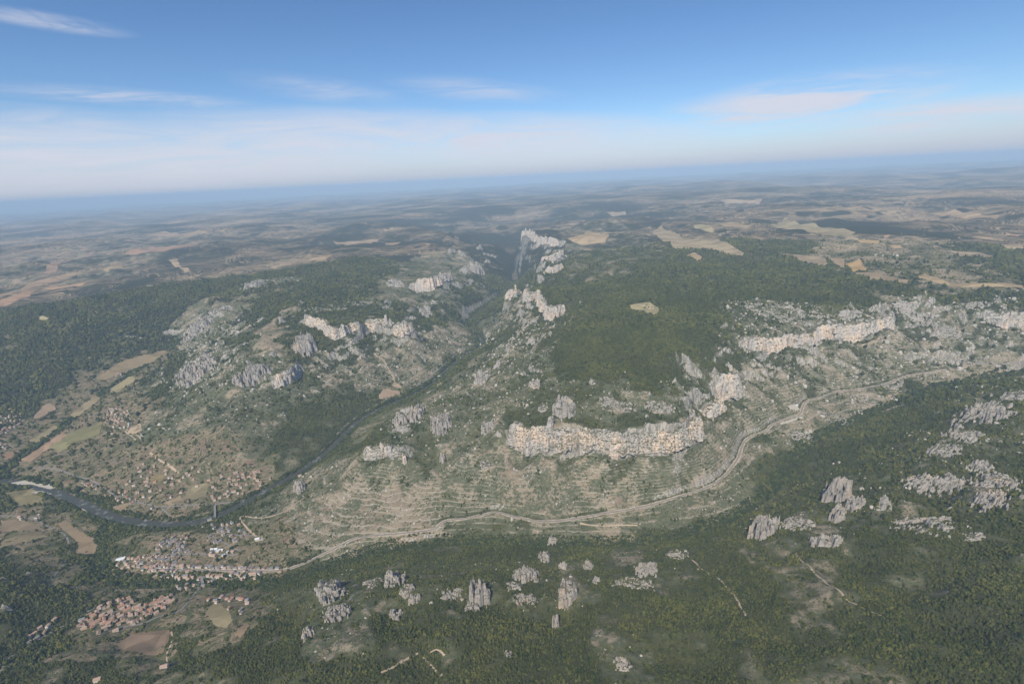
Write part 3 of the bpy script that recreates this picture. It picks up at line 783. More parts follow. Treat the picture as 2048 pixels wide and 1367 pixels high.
def field_mat(c):
    if c in fm_cache: return fm_cache[c]
    mt, k = material('field_soil')
    geo = k.n('ShaderNodeNewGeometry')
    n = k.noise(geo.outputs['Position'], 0.02, 4, 0.6)
    n2 = k.noise(k.n('ShaderNodeMapping', geo.outputs['Position'], i_Rotation=(0, 0, c[0] * 40), i_Scale=(0.3, 0.02, 0.1)).outputs[0], 1.0, 2, 0.5)
    pv_ = k.n('ShaderNodeTexVoronoi', k.n('ShaderNodeMapping', geo.outputs['Position'], i_Rotation=(0, 0, c[0] * 25), i_Scale=(0.006, 0.012, 0)).outputs[0], None, 1.0)
    pr_ = k.n('ShaderNodeSeparateColor', pv_.outputs['Color']).outputs[0]
    f = k.math('ADD', k.math('MULTIPLY', n, 0.45), k.math('ADD', k.math('MULTIPLY', n2, 0.25), k.math('MULTIPLY', pr_, 0.3)))
    finish(k, k.mix(k.step(f, 0.3, 0.7), tuple(v * 0.62 for v in c), tuple(min(1, v * 1.02) for v in c)))
    fm_cache[c] = mt
    return mt
for i, (P, c) in enumerate(field_polys):
    d = np.hypot(*P.mean(0))
    cell = float(np.clip(d / 130, 9, 45))
    drape('field', P, field_mat(c if d < 4500 else (round(c[0] * .86, 3), round(c[1] * .84, 3), round(c[2] * .78, 3))), 0.6 if d < 3500 else 2.5, cell, cell * 0.14, 100 + i)
for i, pts in enumerate([
    [(145,1008),(152,1008),(168,1014),(186,1026),(180,1029),(160,1023),(148,1016)], [(22,965),(55,959),(85,965),(118,972),(100,978),(60,968),(30,970)],
    [(62,984),(82,981),(104,987),(90,990)], [(388,1045),(400,1037),(430,1030),(452,1026),(425,1036),(395,1046)], [(270,1040),(290,1041),(300,1046),(280,1046)],
    [(852,782),(862,776),(882,764),(884,768),(866,780),(854,787)], [(1576,812),(1590,808),(1600,818),(1592,822),(1580,818)], [(1602,866),(1622,858),(1626,866),(1612,872)], [(508,1078),(525,1074),(527,1080),(512,1083)],
    [(1560,845),(1608,832),(1606,836),(1562,849)]]):
    drape('gravel_bar', outline(pts), GRV, 1.3, 8, 1.0, 300 + i)
# ---------------------------------------------------------------- limestone
def limestone(name, lo, hi, grey=1.0, bed=.35):
    mt, k = material(name)
    geo = k.n('ShaderNodeNewGeometry'); P_ = geo.outputs['Position']
    nz = k.n('ShaderNodeSeparateXYZ', geo.outputs['Normal']).outputs[2]
    big = k.noise(k.mul(P_, (1, 1, 0.6)), 0.016, 3, 0.6)
    stk = k.noise(k.mul(P_, (1, 1, 0.12)), 0.11, 4, 0.65)
    strat = k.noise(k.mul(P_, (0.25, 0.25, 2.2)), 0.07, 4, 0.65)
    fine = k.noise(P_, 0.25, 3, 0.6)
    c = k.mix(k.step(big, lo, hi), tuple(v * grey for v in (.46, .42, .375)), tuple(v * grey for v in (.62, .495, .38)))
    c = k.mix(k.math('MULTIPLY', k.step(stk, 0.50, 0.66), 0.7), c, (.21, .205, .20))
    c = k.mix(k.math('MULTIPLY', k.step(strat, 0.54, 0.66), bed), c, (.15, .135, .11))
    c = k.mix(k.math('MULTIPLY', k.step(fine, 0.5, 0.75), 0.5), c, tuple(v * grey for v in (.56, .52, .47)))
    veg = k.step(k.math('ADD', nz, k.math('ADD', k.math('MULTIPLY', k.math('SUBTRACT', fine, 0.5), 1.0), k.math('MULTIPLY', k.math('SUBTRACT', strat, 0.5), 1.4))), 0.5, 0.66)
    c = k.mix(k.math('MULTIPLY', veg, 0.9), c, k.mix(k.step(stk, .4, .6), (.05, .06, .03), (.09, .094, .046)))
    finish(k, c, 0.95, k.math('ADD', k.math('MULTIPLY', stk, 3.0), k.math('ADD', k.math('MULTIPLY', strat, 3.0), fine)), 1.2, 0.9, 0.05)
    return mt
LIM = limestone('limestone', .43, .62, 1.06, .3)
LIMG = limestone('grey_limestone', .54, .74, .82, .6)

def tower(cx, cy, zb, zt, r, r_, elong=1.0, ang=0.0, nth=11):
    """one weathered limestone column: fluted sides, ledges, uneven top"""
    h = zt - zb
    nz_ = int(np.clip(h / 7, 5, 12))
    th = np.linspace(0, 2 * np.pi, nth, endpoint=False) + r_.uniform(0, 1)
    flute = 1 + 0.24 * r_.standard_normal(nth)
    flute = 0.25 * np.roll(flute, 1) + 0.5 * flute + 0.25 * np.roll(flute, -1)
    topz = r_.uniform(-0.16, 0.05, nth) * h
    topz = 0.3 * np.roll(topz, 1) + 0.7 * topz
    Vv = []
    ca, sa = math.cos(ang), math.sin(ang)
    lean = r_.standard_normal(2) * 0.05 * h
    ledge = 0
    for i in range(nz_ + 1):
        f = i / nz_
        ledge += max(0, r_.normal(0.02, 0.05))
        rr = r * np.clip(1.22 - 0.18 * f - ledge * 0.7 - (0.16 if f == 1 else 0), 0.3, 1.4) * flute * (1 + 0.09 * r_.standard_normal(nth))
        x, y = rr * np.cos(th) * elong, rr * np.sin(th)
        z = zb + f * h + topz * f ** 2 + (r_.standard_normal(nth) * h * 0.02 if 0 < i else 0)
        Vv.append(np.column_stack([cx + ca * x - sa * y + lean[0] * f, cy + sa * x + ca * y + lean[1] * f, z]))
    Vv = np.vstack(Vv)
    top = Vv[-nth:].mean(0); top[2] += r_.uniform(0.0, 0.06) * h
    Vv = np.vstack([Vv, top])
    i = np.arange(nz_)[:, None] * nth; j = np.arange(nth)[None]; jn = (j + 1) % nth
    Q = np.stack([i + j, i + jn, i + nth + jn, i + nth + j], -1).reshape(-1, 4)
    t0 = nz_ * nth
    T = np.stack([t0 + j[0], t0 + jn[0], np.full(nth, len(Vv) - 1), np.full(nth, len(Vv) - 1)], 1)
    return Vv, Q, T[:, :3]
def tri(Q): return np.vstack([Q[:, [0, 1, 2]], Q[:, [0, 2, 3]]])
def weld(parts):
    Vv, F, o = [], [], 0
    for v, q, t in parts:
        Vv.append(v); F.append(tri(q) + o)
        if t is not None: F.append(t + o)
        o += len(v)
    return np.vstack(Vv), np.vstack(F)

def cliff_wall(L, seed, amp=1.0):
    """a sheer face along a line: buttresses, flutes, set-back ledges, ragged crest; its back is buried in the hill"""
    r_ = np.random.default_rng(seed)
    d0 = np.hypot(*L[:, :2].mean(0))
    ds = float(np.clip(d0 / 620, 3.2, 9))
    D, N = cliff_frame(L, ds)
    n = len(D)
    xy = D[:, :2]
    hgt = (D[:, 3] - D[:, 2]).max()
    rows = int(np.clip(hgt / (ds * 1.15), 8, 34))
    def n1d(lmin, lmax, sd): return fft_noise(2, n + 64, ds, 1.6, lmin, lmax, sd)[0][:n]
    but = np.clip(n1d(40, 260, seed + 1) * 8 + 5 - np.abs(n1d(18, 70, seed + 2)) * 6, -5, 20)
    crest = np.round(n1d(14, 110, seed + 3) * 2.2) / 2.2 * 3.2 + n1d(80, 400, seed + 9) * 6
    endf = ss(np.minimum(np.arange(n), np.arange(n)[::-1]), -1, 7)
    ch = fft_noise(rows + 40, n + 40, 1.0, 1.2, 2.0, 9, seed + 4)[:rows + 1, :n]
    st = np.repeat(r_.standard_normal(rows + 1)[:, None], n, 1)
    Vv = []
    for i in range(rows + 1):
        f = i / rows
        zb = ground(xy[:, 0] + N[:, 0] * 8, xy[:, 1] + N[:, 1] * 8) - 7
        zt = D[:, 3] - drop(xy[:, 0], xy[:, 1]) + crest
        zt = zb + (zt - zb) * (0.45 + 0.55 * endf)
        z = zb + (zt - zb) * f
        setb = 17 - 17 * f - 8 * ss(f, 0.72, 1.0) * ss(np.sin(np.arange(n) * ds / 37 + seed), -0.2, 0.6)
        o = setb + amp * (but * (1 - 0.35 * f) + 1.8 * ch[i] + 1.0 * st[i])
        Vv.append(np.column_stack([xy + N * (o * (0.3 + 0.7 * endf))[:, None], z]))
    for inset, dz in ((16, -1.5), (40, -14)):
        Vv.append(np.column_stack([xy - N * inset, Vv[rows][:, 2] + dz]))
    Vv = np.vstack(Vv)
    m_ = rows + 3
    i = np.arange(m_ - 1)[:, None] * n; j = np.arange(n - 1)[None]
    Q = np.stack([i + j, i + j + 1, i + n + j + 1, i + n + j], -1).reshape(-1, 4)
    return Vv, Q, None

CLIFF_TEXT = {
 'great': 'long sheer cream and grey cliff below the wooded summit, above the valley road',
 'prow': 'pale cliff at the foot of the craggy ridge, nearest the river bend',
 'shoulder': 'tall grey cliff face on the shoulder where the great cliff turns into the side valley',
 'shoulder_low': 'broken buttresses at the right-hand end of the great cliff',
 'east_far': 'long cream cliff band crossing the terraced slope towards the upper right',
 'east_edge': 'bright cliff band at the far right edge below the upland fields',
 'gorge_gate': 'white cliffs guarding the east side of the gorge entrance',
 'gorge_east': 'cliff step on the gorge rim just upstream of the entrance',
 'gorge_east_far': 'tall cliff on the east rim halfway up the gorge',
 'gorge_east_end': 'farthest cliff in sight on the east rim of the gorge',
 'west_far': 'fluted grey cliff high on the west side of the gorge entrance',
 'west_a': 'row of grey cliffs under the western grassy summit',
 'west_b': 'fluted cliff between two wooded gullies on the western massif',
 'west_c': 'rounded cliff bastion above the terraces on the western massif',
 'pillar_rock': 'isolated pale rock bastion standing in the mouth of the gorge',
 'west_f': 'dark fluted cliff low on the south side of the western massif',
}
for i, (nm, txt) in enumerate(CLIFF_TEXT.items()):
    L = cliff_lines[nm]
    Vv, Q, _ = cliff_wall(L, 500 + 17 * i, 1.0 if nm != 'great' else 0.9)
    parts = [(Vv, Q, None)]
    r_ = np.random.default_rng(900 + i)
    if nm != 'great':                                   # free-standing columns in front of the face
        D = dense(L, 26)
        c_ = D[:, :2].mean(0)
        for p in D[1:-1]:
            if r_.random() < 0.55:
                h = (p[3] - p[2]) * r_.uniform(0.45, 1.0)
                u = -p[:2] / np.hypot(*p[:2])
                q = p[:2] + u * r_.uniform(2, 16)
                g = float(ground(*q))
                parts.append(tower(q[0], q[1], g - 8, g + h, r_.uniform(8, 15), r_))
    else:
        for px, py, w_, h_, rr, el in ((1165, 906, 0, 68, 15, 1.0), (1028, 890, 0, 70, 13, 1.0), (1042, 894, 0, 58, 11, 1.0), (1062, 898, 0, 62, 14, 1), (1078, 896, 0, 58, 12, 1), (1100, 890, 0, 70, 15, 1), (1226, 915, 0, 62, 22, 1.2)):
            g = hit(px, py)[0]
            u = g[:2] / np.hypot(*g[:2])
            q = g[:2] + u * rr * 0.9
            parts.append(tower(q[0], q[1], g[2] - 10, g[2] + h_, rr, r_, el, nth=9 if px == 1165 else 13))
    Vv, F = weld(parts)
    link('limestone_cliff', np_mesh('limestone_cliff', Vv, F), LIM, label=txt, category='cliff')

def crag_patch(c, U, Vd, wm, dm, H, cell, r_, seed, broken=False):
    """a jointed outcrop: blocks of uneven height parted by crevices, rising out of the slope"""
    nu, nv = int(np.clip(wm * 1.25 / cell, 10, 70)), int(np.clip(dm * 1.25 / cell, 10, 60))
    u, v = np.meshgrid(np.linspace(-.625, .625, nu) * wm, np.linspace(-.625, .625, nv) * dm)
    cu, cv_ = wm * 1.25 / nu, dm * 1.25 / nv
    u = u + r_.uniform(-.3, .3, u.shape) * cu; v = v + r_.uniform(-.3, .3, v.shape) * cv_
    nl = fft_noise(nv + 30, nu + 30, 1.0, 2.0, 4, max(nu, nv) * .7, seed)[:nv, :nu]
    nf = fft_noise(nv + 30, nu + 30, 1.0, .8, 2, 6, seed + 1)[:nv, :nu]
    bs = max((2.6 if broken else 4.0) * cell, min(wm, dm) / (9 if broken else 3.4))
    m_ = int(np.clip(wm * dm * 1.6 / bs ** 2, 6, 260))
    bx, by = r_.uniform(-.65, .65, m_) * wm, r_.uniform(-.65, .65, m_) * dm
    st = r_.uniform(.7, 1.5)
    dd = np.hypot((u[..., None] - bx) * st, v[..., None] - by)
    o = np.argsort(dd, -1)[..., :2]
    f1, f2 = np.take_along_axis(dd, o[..., :1], -1)[..., 0], np.take_along_axis(dd, o[..., 1:2], -1)[..., 0]
    bh = r_.beta(1.9, 1.2, m_)[o[..., 0]]
    tilt = (u * r_.normal(0, .12, m_)[o[..., 0]] + (v - by[o[..., 0]]) * r_.normal(.05, .2, m_)[o[..., 0]] - bx[o[..., 0]] * 0) * .3
    env = 1 - (np.abs(u) / (wm * .56)) ** 2.6 - (np.abs(v) / (dm * .56)) ** 2.6
    val = env + .42 * nl + .5 * (bh - .5)
    if broken: val = env * .7 + .35 * nl + 1.5 * (bh - (.72 if wm > 2.2 * dm else .6))
    up_ = ss(val, .30, .56)
    h = H * (.14 + .86 * bh) * (.55 + .45 * ss(env, 0, .9)) * up_ * (1 - .45 * np.exp(-((f2 - f1) / (.9 * cell)) ** 2)) + up_ * (tilt + nf * H * .045)
    q_ = max(3.0, H / 4); hq = np.floor(h / q_) * q_ + q_ * ss(h / q_ - np.floor(h / q_), .55, 1.0)
    h = .3 * h + .7 * hq
    x = c[0] + u * U[0] + v * Vd[0]; y = c[1] + u * U[1] + v * Vd[1]
    z = ground(x, y) + np.where(up_ > 0.02, h + .5, -3.0 - cell)
    edge = np.zeros_like(u, bool); edge[0] = edge[-1] = True; edge[:, 0] = edge[:, -1] = True
    z = np.where(edge, ground(x, y) - 12, z)
    idx = np.arange(nu * nv).reshape(nv, nu)
    Q = np.stack([idx[:-1, :-1], idx[:-1, 1:], idx[1:, 1:], idx[1:, :-1]], -1).reshape(-1, 4)
    return np.column_stack([x.ravel(), y.ravel(), z.ravel()]), tri(Q)
# crags: photograph box (x0, x1, crest, foot), number of columns, height factor, label
CRAGS = [
 (1649,1692,950,1004,9,1.3,'large pale jagged crag with a shadow on its left, right of the road bend'),
 (1660,1684,1006,1045,4,1.2,'small twin rock directly below the large jagged crag'),
 (1690,1722,956,1022,7,.6,'broken rocks trailing right from the large jagged crag'),
 (1757,1780,978,1020,4,.9,'lone upright rock at the right end of the jagged crag'),
 (1503,1550,1028,1075,8,1.35,'big round-topped rock standing alone beside the stream, black shadow to its left'),
 (1566,1618,1024,1058,7,.5,'low scattered rocks right of the big round-topped rock'),
 (1625,1672,1064,1094,6,1.2,'dark low rock in the trees below the jagged crag'),
 (1815,1905,945,992,12,.55,'wide scatter of pale rocks on the right-hand wooded slope'),
 (1940,1975,912,945,6,.7,'upper pale rocks at the head of the right-hand crags'),
 (1965,2025,935,975,8,.6,'row of pale slabs near the right edge'),
 (1955,1998,970,1018,7,.7,'lower pale crag below the slabs near the right edge'),
 (1800,1880,1022,1062,8,.5,'small rocks in the forest below the right-hand scatter'),
 (1925,1960,1063,1082,4,.6,'pair of small rocks low on the right-hand slope'),
 (1864,1908,878,912,7,.8,'pale block crag in front of the dark wooded ridge'),
 (1895,1950,845,880,7,.7,'crag above the pale block on the dark wooded ridge'),
 (1925,2000,795,845,10,.7,'long rough outcrop along the crest of the dark wooded ridge'),
 (2010,2048,770,800,5,.8,'crag at the right edge on the dark ridge'),
 (640,690,1150,1200,10,.8,'leftmost jagged crag in the foreground forest'),
 (655,700,1198,1242,7,.7,'pale rocks below the leftmost foreground crag'),
 (605,628,1222,1278,6,.5,'curved pale ledge left of the foreground crags'),
 (770,812,1142,1170,7,1.3,'dark-shadowed crag on the foreground ridge crest'),
 (730,765,1150,1172,5,.7,'low crag between two shadowed rocks on the foreground ridge'),
 (818,842,1186,1206,4,1.4,'small boulder crag in the shaded foreground hollow'),
 (778,806,1218,1240,4,1.3,'flat-topped rock in the foreground forest with shadow on its right'),
 (800,830,1160,1190,5,.6,'rough rocks behind the small boulder crag'),
 (942,980,1158,1214,8,1.35,'high foreground tower with a large black shadow on its right'),
 (885,925,1165,1200,6,.5,'pale slabs left of the high foreground tower'),
 (930,960,1190,1222,5,.6,'broken ledge under the high foreground tower'),
 (1030,1078,1124,1164,8,.7,'ribbed pale crag in the middle of the foreground crags'),
 (1014,1046,1158,1180,5,.6,'bright rock at the left foot of the ribbed pale crag'),
 (1030,1072,1180,1206,6,.6,'bright slab crag below the ribbed pale crag'),
 (1078,1100,1088,1124,5,.7,'slender rocks stepping up the crest behind the ribbed crag'),
 (1095,1114,1070,1090,3,.9,'topmost small pinnacle beside the valley stream'),
 (1117,1134,1114,1140,4,.9,'dark-sided pinnacle on the foreground crest'),
 (1118,1152,1152,1212,8,.8,'long white crag running down the foreground slope'),
 (1105,1118,1204,1256,5,.9,'narrow white fin below the long white crag'),
 (1167,1186,1114,1138,3,1.0,'upright rock right of the dark-sided pinnacle'),
 (1186,1200,1148,1166,2,1.0,'small rock on the slope right of the long white crag'),
 (1008,1024,1294,1314,3,.6,'little white rocks in the lower forest'),
 (1228,1262,1300,1340,6,.4,'scattered white stones in the hot bright patch of forest'),
 (1270,1315,1115,1150,7,.6,'small white pinnacles on the bright rounded spur'),
 (1335,1372,1094,1116,5,.6,'white rocks at the top of the forest track'),
 (1225,1300,1155,1176,6,.4,'low white rocks across the bright spur'),
 (790,850,786,846,13,.75,'castle-like craggy summit of the ridge above the river'),
 (788,822,842,866,6,.6,'lower ledges of the castle-like ridge'),
 (866,902,806,866,10,.7,'double crag east of the castle-like ridge'),
 (963,988,834,866,6,.8,'leaning crag halfway up the ridge slope'),
 (992,1003,855,876,2,1.1,'single slender pinnacle left of the great cliff'),
 (880,892,896,926,3,1.0,'lone pillar on the slope under the double crag'),
 (962,986,910,938,4,.6,'tilted pale slab below the ridge'),
 (950,976,726,768,6,.8,'pale tower group on the ridge over the riverside fields'),
 (988,1004,704,734,4,.8,'thin rocks following the ridge above the pale tower group'),
 (1040,1052,730,752,3,.8,'small tooth of rock on the upper ridge'),
 (1058,1080,748,778,5,.7,'bright pair of rocks on the upper ridge slope'),
 (1054,1072,655,690,4,.7,'small rocks on the ridge above the terraces'),
 (1108,1148,782,838,9,.9,'tall spired crag rising behind the left part of the great cliff'),
 (1076,1098,806,822,4,.8,'layered block beside the tall spired crag'),
 (1290,1345,800,826,7,.5,'grey ledges in the scrub above the great cliff'),
 (1200,1270,800,822,7,.4,'broken ledges in the wood above the great cliff'),
 (1365,1395,728,750,5,.6,'grey outcrop at the wood edge above the shoulder'),
 (590,612,940,985,4,.7,'small pale crag by the track over the village'),
 (596,632,668,711,8,1.4,'shadowed crag below the western grassy slope'),
 (476,542,722,772,12,.65,'ribbed grey outcrops on the south flank of the western massif'),
 (366,432,700,756,14,.6,'wide broken crags at the west end of the western massif'),
 (374,424,632,666,9,.7,'upper crags at the west end of the western massif'),
 (400,470,610,632,10,.5,'speckled rocks on the western crest'),
 (486,534,556,577,8,.8,'grey cliff on the far western plateau edge'),
 (545,600,548,566,7,.5,'pale rocks along the far western plateau edge'),
 (838,864,605,636,6,.8,'bright triangular crag above the river terraces'),
 (776,806,554,574,6,.8,'small cliff left of the fluted gorge cliff'),
 (936,967,497,546,8,.9,'pale tower cliff at the inner west side of the gorge'),
 (690,740,598,612,7,.5,'thin rock band under the western upland wood'),
 (620,690,604,622,8,.4,'speckled ledges beside the western grassy summit'),
 (1790,1850,610,640,8,.5,'pale rocks scattered on the upland right of the long cliff band'),
 (1862,1914,646,672,7,.6,'pale ledges below the upland near the right edge'),
 (1930,1965,596,620,6,.5,'upland rocks above the right-edge cliff'),
 (1480,1600,610,640,14,.22,'grey speckled rocks between the two summit woods'),
 (1600,1720,630,648,12,.25,'grey speckled rocks along the wood above the long cliff band'),
 (1582,1625,852,884,9,.3,'white rocks lining the stream below the side-valley parking'),
 (1640,1700,818,846,10,.25,'white stream-cut bank in the side valley'),
 (1715,1775,802,812,8,.3,'white low bank below the hamlet'),
]
for i, (x0, x1, yc, yf, n, hf, txt) in enumerate(CRAGS):
    r_ = np.random.default_rng(2000 + i)
    mid_ = hit((x0 + x1) / 2, yf)[0]
    t_ = float(np.dot(mid_ - [0, 0, CZ], fw))
    wm, hm = (x1 - x0) * t_ / FPX, (yf - yc) * t_ / FPX
    dep = math.atan2(CZ - mid_[2], np.hypot(mid_[0], mid_[1]))
    Hm = hm / math.cos(dep) * hf
    c1 = hit((x0 + x1) / 2, yf - (yf - yc) * .62)[0]
    dm = float(np.clip(np.hypot(*(c1 - mid_)[:2]), .55 * wm, 1.7 * wm))
    ang = math.atan2(mid_[0], mid_[1])
    U = np.array([math.cos(ang), -math.sin(ang)]); Vd = np.array([math.sin(ang), math.cos(ang)])
    Vv, F = crag_patch(mid_[:2] + Vd * dm * .5, U, Vd, wm, dm, Hm * .52, max(1.7, t_ / FPX * 1.35), r_, 3000 + i, hf <= .7 and n >= 6)
    link('limestone_crag', np_mesh('limestone_crag', Vv, F), LIMG, label=txt, category='rock')

# ---------------------------------------------------------------- villages
WALLS = []
for c_ in ((.62, .56, .47), (.70, .66, .60), (.48, .41, .33), (.58, .47, .36)):
    mt, k = material('rendered_wall')
    geo = k.n('ShaderNodeNewGeometry')
    finish(k, k.mix(k.noise(geo.outputs['Position'], 0.4, 3, 0.6), tuple(v * .85 for v in c_), c_)); WALLS.append(mt)
ROOFS = {}
for nm, c_ in (('terracotta', (.33, .19, .13)), ('faded terracotta', (.37, .26, .205)), ('grey slate', (.20, .195, .20)), ('brown', (.25, .18, .14)), ('pale', (.62, .64, .66))):
    mt, k = material(nm.replace(' ', '_') + '_roof')
    geo = k.n('ShaderNodeNewGeometry')
    finish(k, k.mix(k.noise(geo.outputs['Position'], 0.5, 3, 0.6), tuple(v * .75 for v in c_), tuple(v * 1.15 for v in c_))); ROOFS[nm] = mt
def house_meshes(L, W, H, rise):
    a, b = L / 2, W / 2
    Vw = np.array([(-a,-b,-4),(a,-b,-4),(a,b,-4),(-a,b,-4),(-a,-b,H),(a,-b,H),(a,b,H),(-a,b,H),(-a,0,H+rise),(a,0,H+rise)], float)
    Fw = [(0,1,5,4),(1,2,6,5),(2,3,7,6),(3,0,4,7)]
    me = bpy.data.meshes.new('wall'); me.from_pydata(Vw.tolist(), [], Fw + [(4,7,8),(5,9,6)]); me.update()
    e, t = 0.5, 0.35
    s = rise / b
    A = [(-a-e,-b-e,H-e*s+.05),(a+e,-b-e,H-e*s+.05),(a+e,0,H+rise+.05),(-a-e,0,H+rise+.05),(a+e,b+e,H-e*s+.05),(-a-e,b+e,H-e*s+.05)]
    B = [(x, y, z + t) for x, y, z in A]
    rf = bpy.data.meshes.new('roof')
    F = [(0,1,2,3),(3,2,4,5)]
    rf.from_pydata(A + B, [], [tuple(reversed(f)) for f in F] + [tuple(i + 6 for i in f) for f in F] + [(0,6,7,1),(1,7,8,2),(2,8,10,4),(4,10,11,5),(5,11,9,3),(3,9,6,0)])
    rf.update()
    ch = bpy.data.meshes.new('chimney')
    x0, x1, y0, y1, z0, z1 = a*.5, a*.5+.9, -.2, .7, H+rise*.5, H+rise+1.4
    ch.from_pydata([(x0,y0,z0),(x1,y0,z0),(x1,y1,z0),(x0,y1,z0),(x0,y0,z1),(x1,y0,z1),(x1,y1,z1),(x0,y1,z1)], [], [(0,1,5,4),(1,2,6,5),(2,3,7,6),(3,0,4,7),(4,5,6,7)])
    ch.update()
    return me, rf, ch
HVAR = [house_meshes(*v) for v in ((11, 8, 5.5, 2.2), (14, 8.5, 6, 2.3), (9.5, 8, 7, 2.0), (12, 10, 4.2, 2.4), (16, 9, 5, 2.2), (9, 7, 8, 1.9))]
HALL = house_meshes(30, 18, 6, 2.0)
hm_cache = {}
def with_mat(me, mt):
    key = (me.name, mt.name)
    if key not in hm_cache:
        c_ = me.copy(); c_.materials.clear(); c_.materials.append(mt); hm_cache[key] = c_
    return hm_cache[key]
placed = []
def house(x, y, ang, var, wm, rf, label, group, name='house', chim=True, sc=1.0, cat='house'):
    z = float(ground(x, y))
    e = bpy.data.objects.new(name, None); e.empty_display_size = 3
    col.objects.link(e); e.location = (x, y, z); e.rotation_euler = (0, 0, ang); e.scale = (sc,) * 3
    e['label'] = label; e['category'] = cat
    if group: e['group'] = group
    link('wall', with_mat(var[0], wm), None, e)
    ro = link('roof', with_mat(var[1], ROOFS[rf]), None, e)
    if chim: link('chimney', with_mat(var[2], wm), None, ro)
    placed.append((x, y))
T, FT, G, B, PA = 'terracotta', 'faded terracotta', 'grey slate', 'brown', 'pale'
VILLAGES = [  # outline, number of houses, roofs, street direction (photograph), place for the label, spacing
 ([(148,1246),(192,1214),(215,1198),(262,1196),(285,1215),(330,1190),(372,1186),(350,1205),(320,1224),(280,1244),(235,1262),(195,1268)], 74, (T, T, FT, FT, B), (190,1250,330,1195), 'in the red-roofed hill village at the lower left', 9.5),
 ([(298,1130),(560,1137),(562,1143),(298,1142)], 40, (G, G, FT, B), (300,1137,560,1141), 'along the north side of the village street', 11),
 ([(310,1144),(520,1147),(515,1160),(320,1158)], 24, (FT, G, G, FT), (300,1137,560,1141), 'in the loose row between street and stream', 14),
 ([(325,1075),(378,1068),(375,1105),(350,1132),(290,1132),(300,1110)], 38, (G, G, FT, B), (300,1120,375,1075), 'in the dense old quarter above the village street', 10),
 ([(232,1128),(262,1112),(300,1112),(295,1138),(250,1140)], 14, (FT, T, G), (232,1128,300,1125), 'at the west end of the riverside village', 13),
 ([(405,1052),(470,1046),(500,1062),(470,1090),(420,1085)], 22, (G, G, FT), (410,1060,480,1100), 'on the hairpin lane above the riverside village', 14),
 ([(425,1098),(470,1103),(462,1112),(420,1112)], 8, (G, FT, PA), (420,1100,470,1106), 'in the small group inside the lane loop', 10),
 ([(342,1162),(420,1164),(430,1176),(350,1178)], 9, (FT, G), (342,1165,430,1172), 'by the bridge on the south bank of the stream', 14),
 ([(405,1200),(470,1185),(505,1205),(498,1232),(470,1222)], 12, (FT, G, T), (405,1205,505,1200), 'among trees beside the large straw-coloured field', 15),
 ([(432,950),(520,942),(560,960),(500,990),(430,1005),(420,985)], 34, (T, FT, FT, T), (430,990,560,955), 'scattered on the north bank opposite the ridge', 17),
 ([(230,975),(290,925),(420,938),(420,965),(330,1000),(250,1000)], 34, (FT, T, FT), (240,990,420,945), 'scattered in orchards on the north bank', 19),
 ([(165,955),(235,985),(330,1012),(325,1024),(225,1000),(165,968)], 16, (FT, T, G), (165,960,330,1016), 'strung along the north bank road', 17),
 ([(205,832),(222,816),(258,820),(262,838),(230,848),(212,846)], 36, (FT, T, B), (205,840,262,825), 'in the hamlet on the knoll beneath the western massif', 11),
 ([(225,850),(262,845),(255,868),(215,872)], 10, (FT, G), (220,860,260,855), 'below the hamlet on the knoll', 16),
 ([(0,822),(22,812),(40,822),(48,842),(20,862),(0,870)], 34, (FT, FT, T), (0,850,45,830), 'in the village cut by the left edge', 11),
 ([(222,750),(262,738),(266,746),(232,760)], 12, (FT, G), (222,752,262,742), 'in the upper valley hamlet under the crags', 13),
 ([(1760,768),(1780,758),(1808,764),(1800,778),(1770,778)], 14, (G, FT, G), (1762,772,1806,764), 'in the grey hamlet beside the side-valley road', 12),
 ([(1768,790),(1820,790),(1815,800),(1768,800)], 6, (FT, PA), (1768,795,1820,795), 'below the grey hamlet by the stream', 16),
 ([(1262,610),(1300,608),(1312,622),(1290,620)], 5, (FT, G), (1262,612,1312,620), 'in the clearing on the wooded summit', 20),
 ([(1740,506),(1800,508),(1795,514),(1742,512)], 9, (FT, PA), (1740,508,1800,512), 'in the upland farm group far right', 18),
 ([(0,1022),(90,1030),(90,1042),(0,1036)], 5, (FT, G), (0,1030,90,1038), 'along the lane at the left edge', 22),
 ([(60,1262),(110,1240),(118,1250),(40,1300)], 7, (FT, G), (40,1300,118,1248), 'along the lane climbing left of the red-roofed village', 16),
 ([(0,885),(12,880),(14,898),(0,902)], 6, (FT, T), (0,895,14,885), 'just below the village cut by the left edge', 14),
]
hr = np.random.default_rng(77)
mass = []
WT = ('cream', 'white', 'stone', 'tan')
all_lines = [road] + lane_lines
LP = np.vstack([dense(l, 8)[:, :2] for l in all_lines])
RP = np.vstack([dense(river_a, 10)[:, :2]])
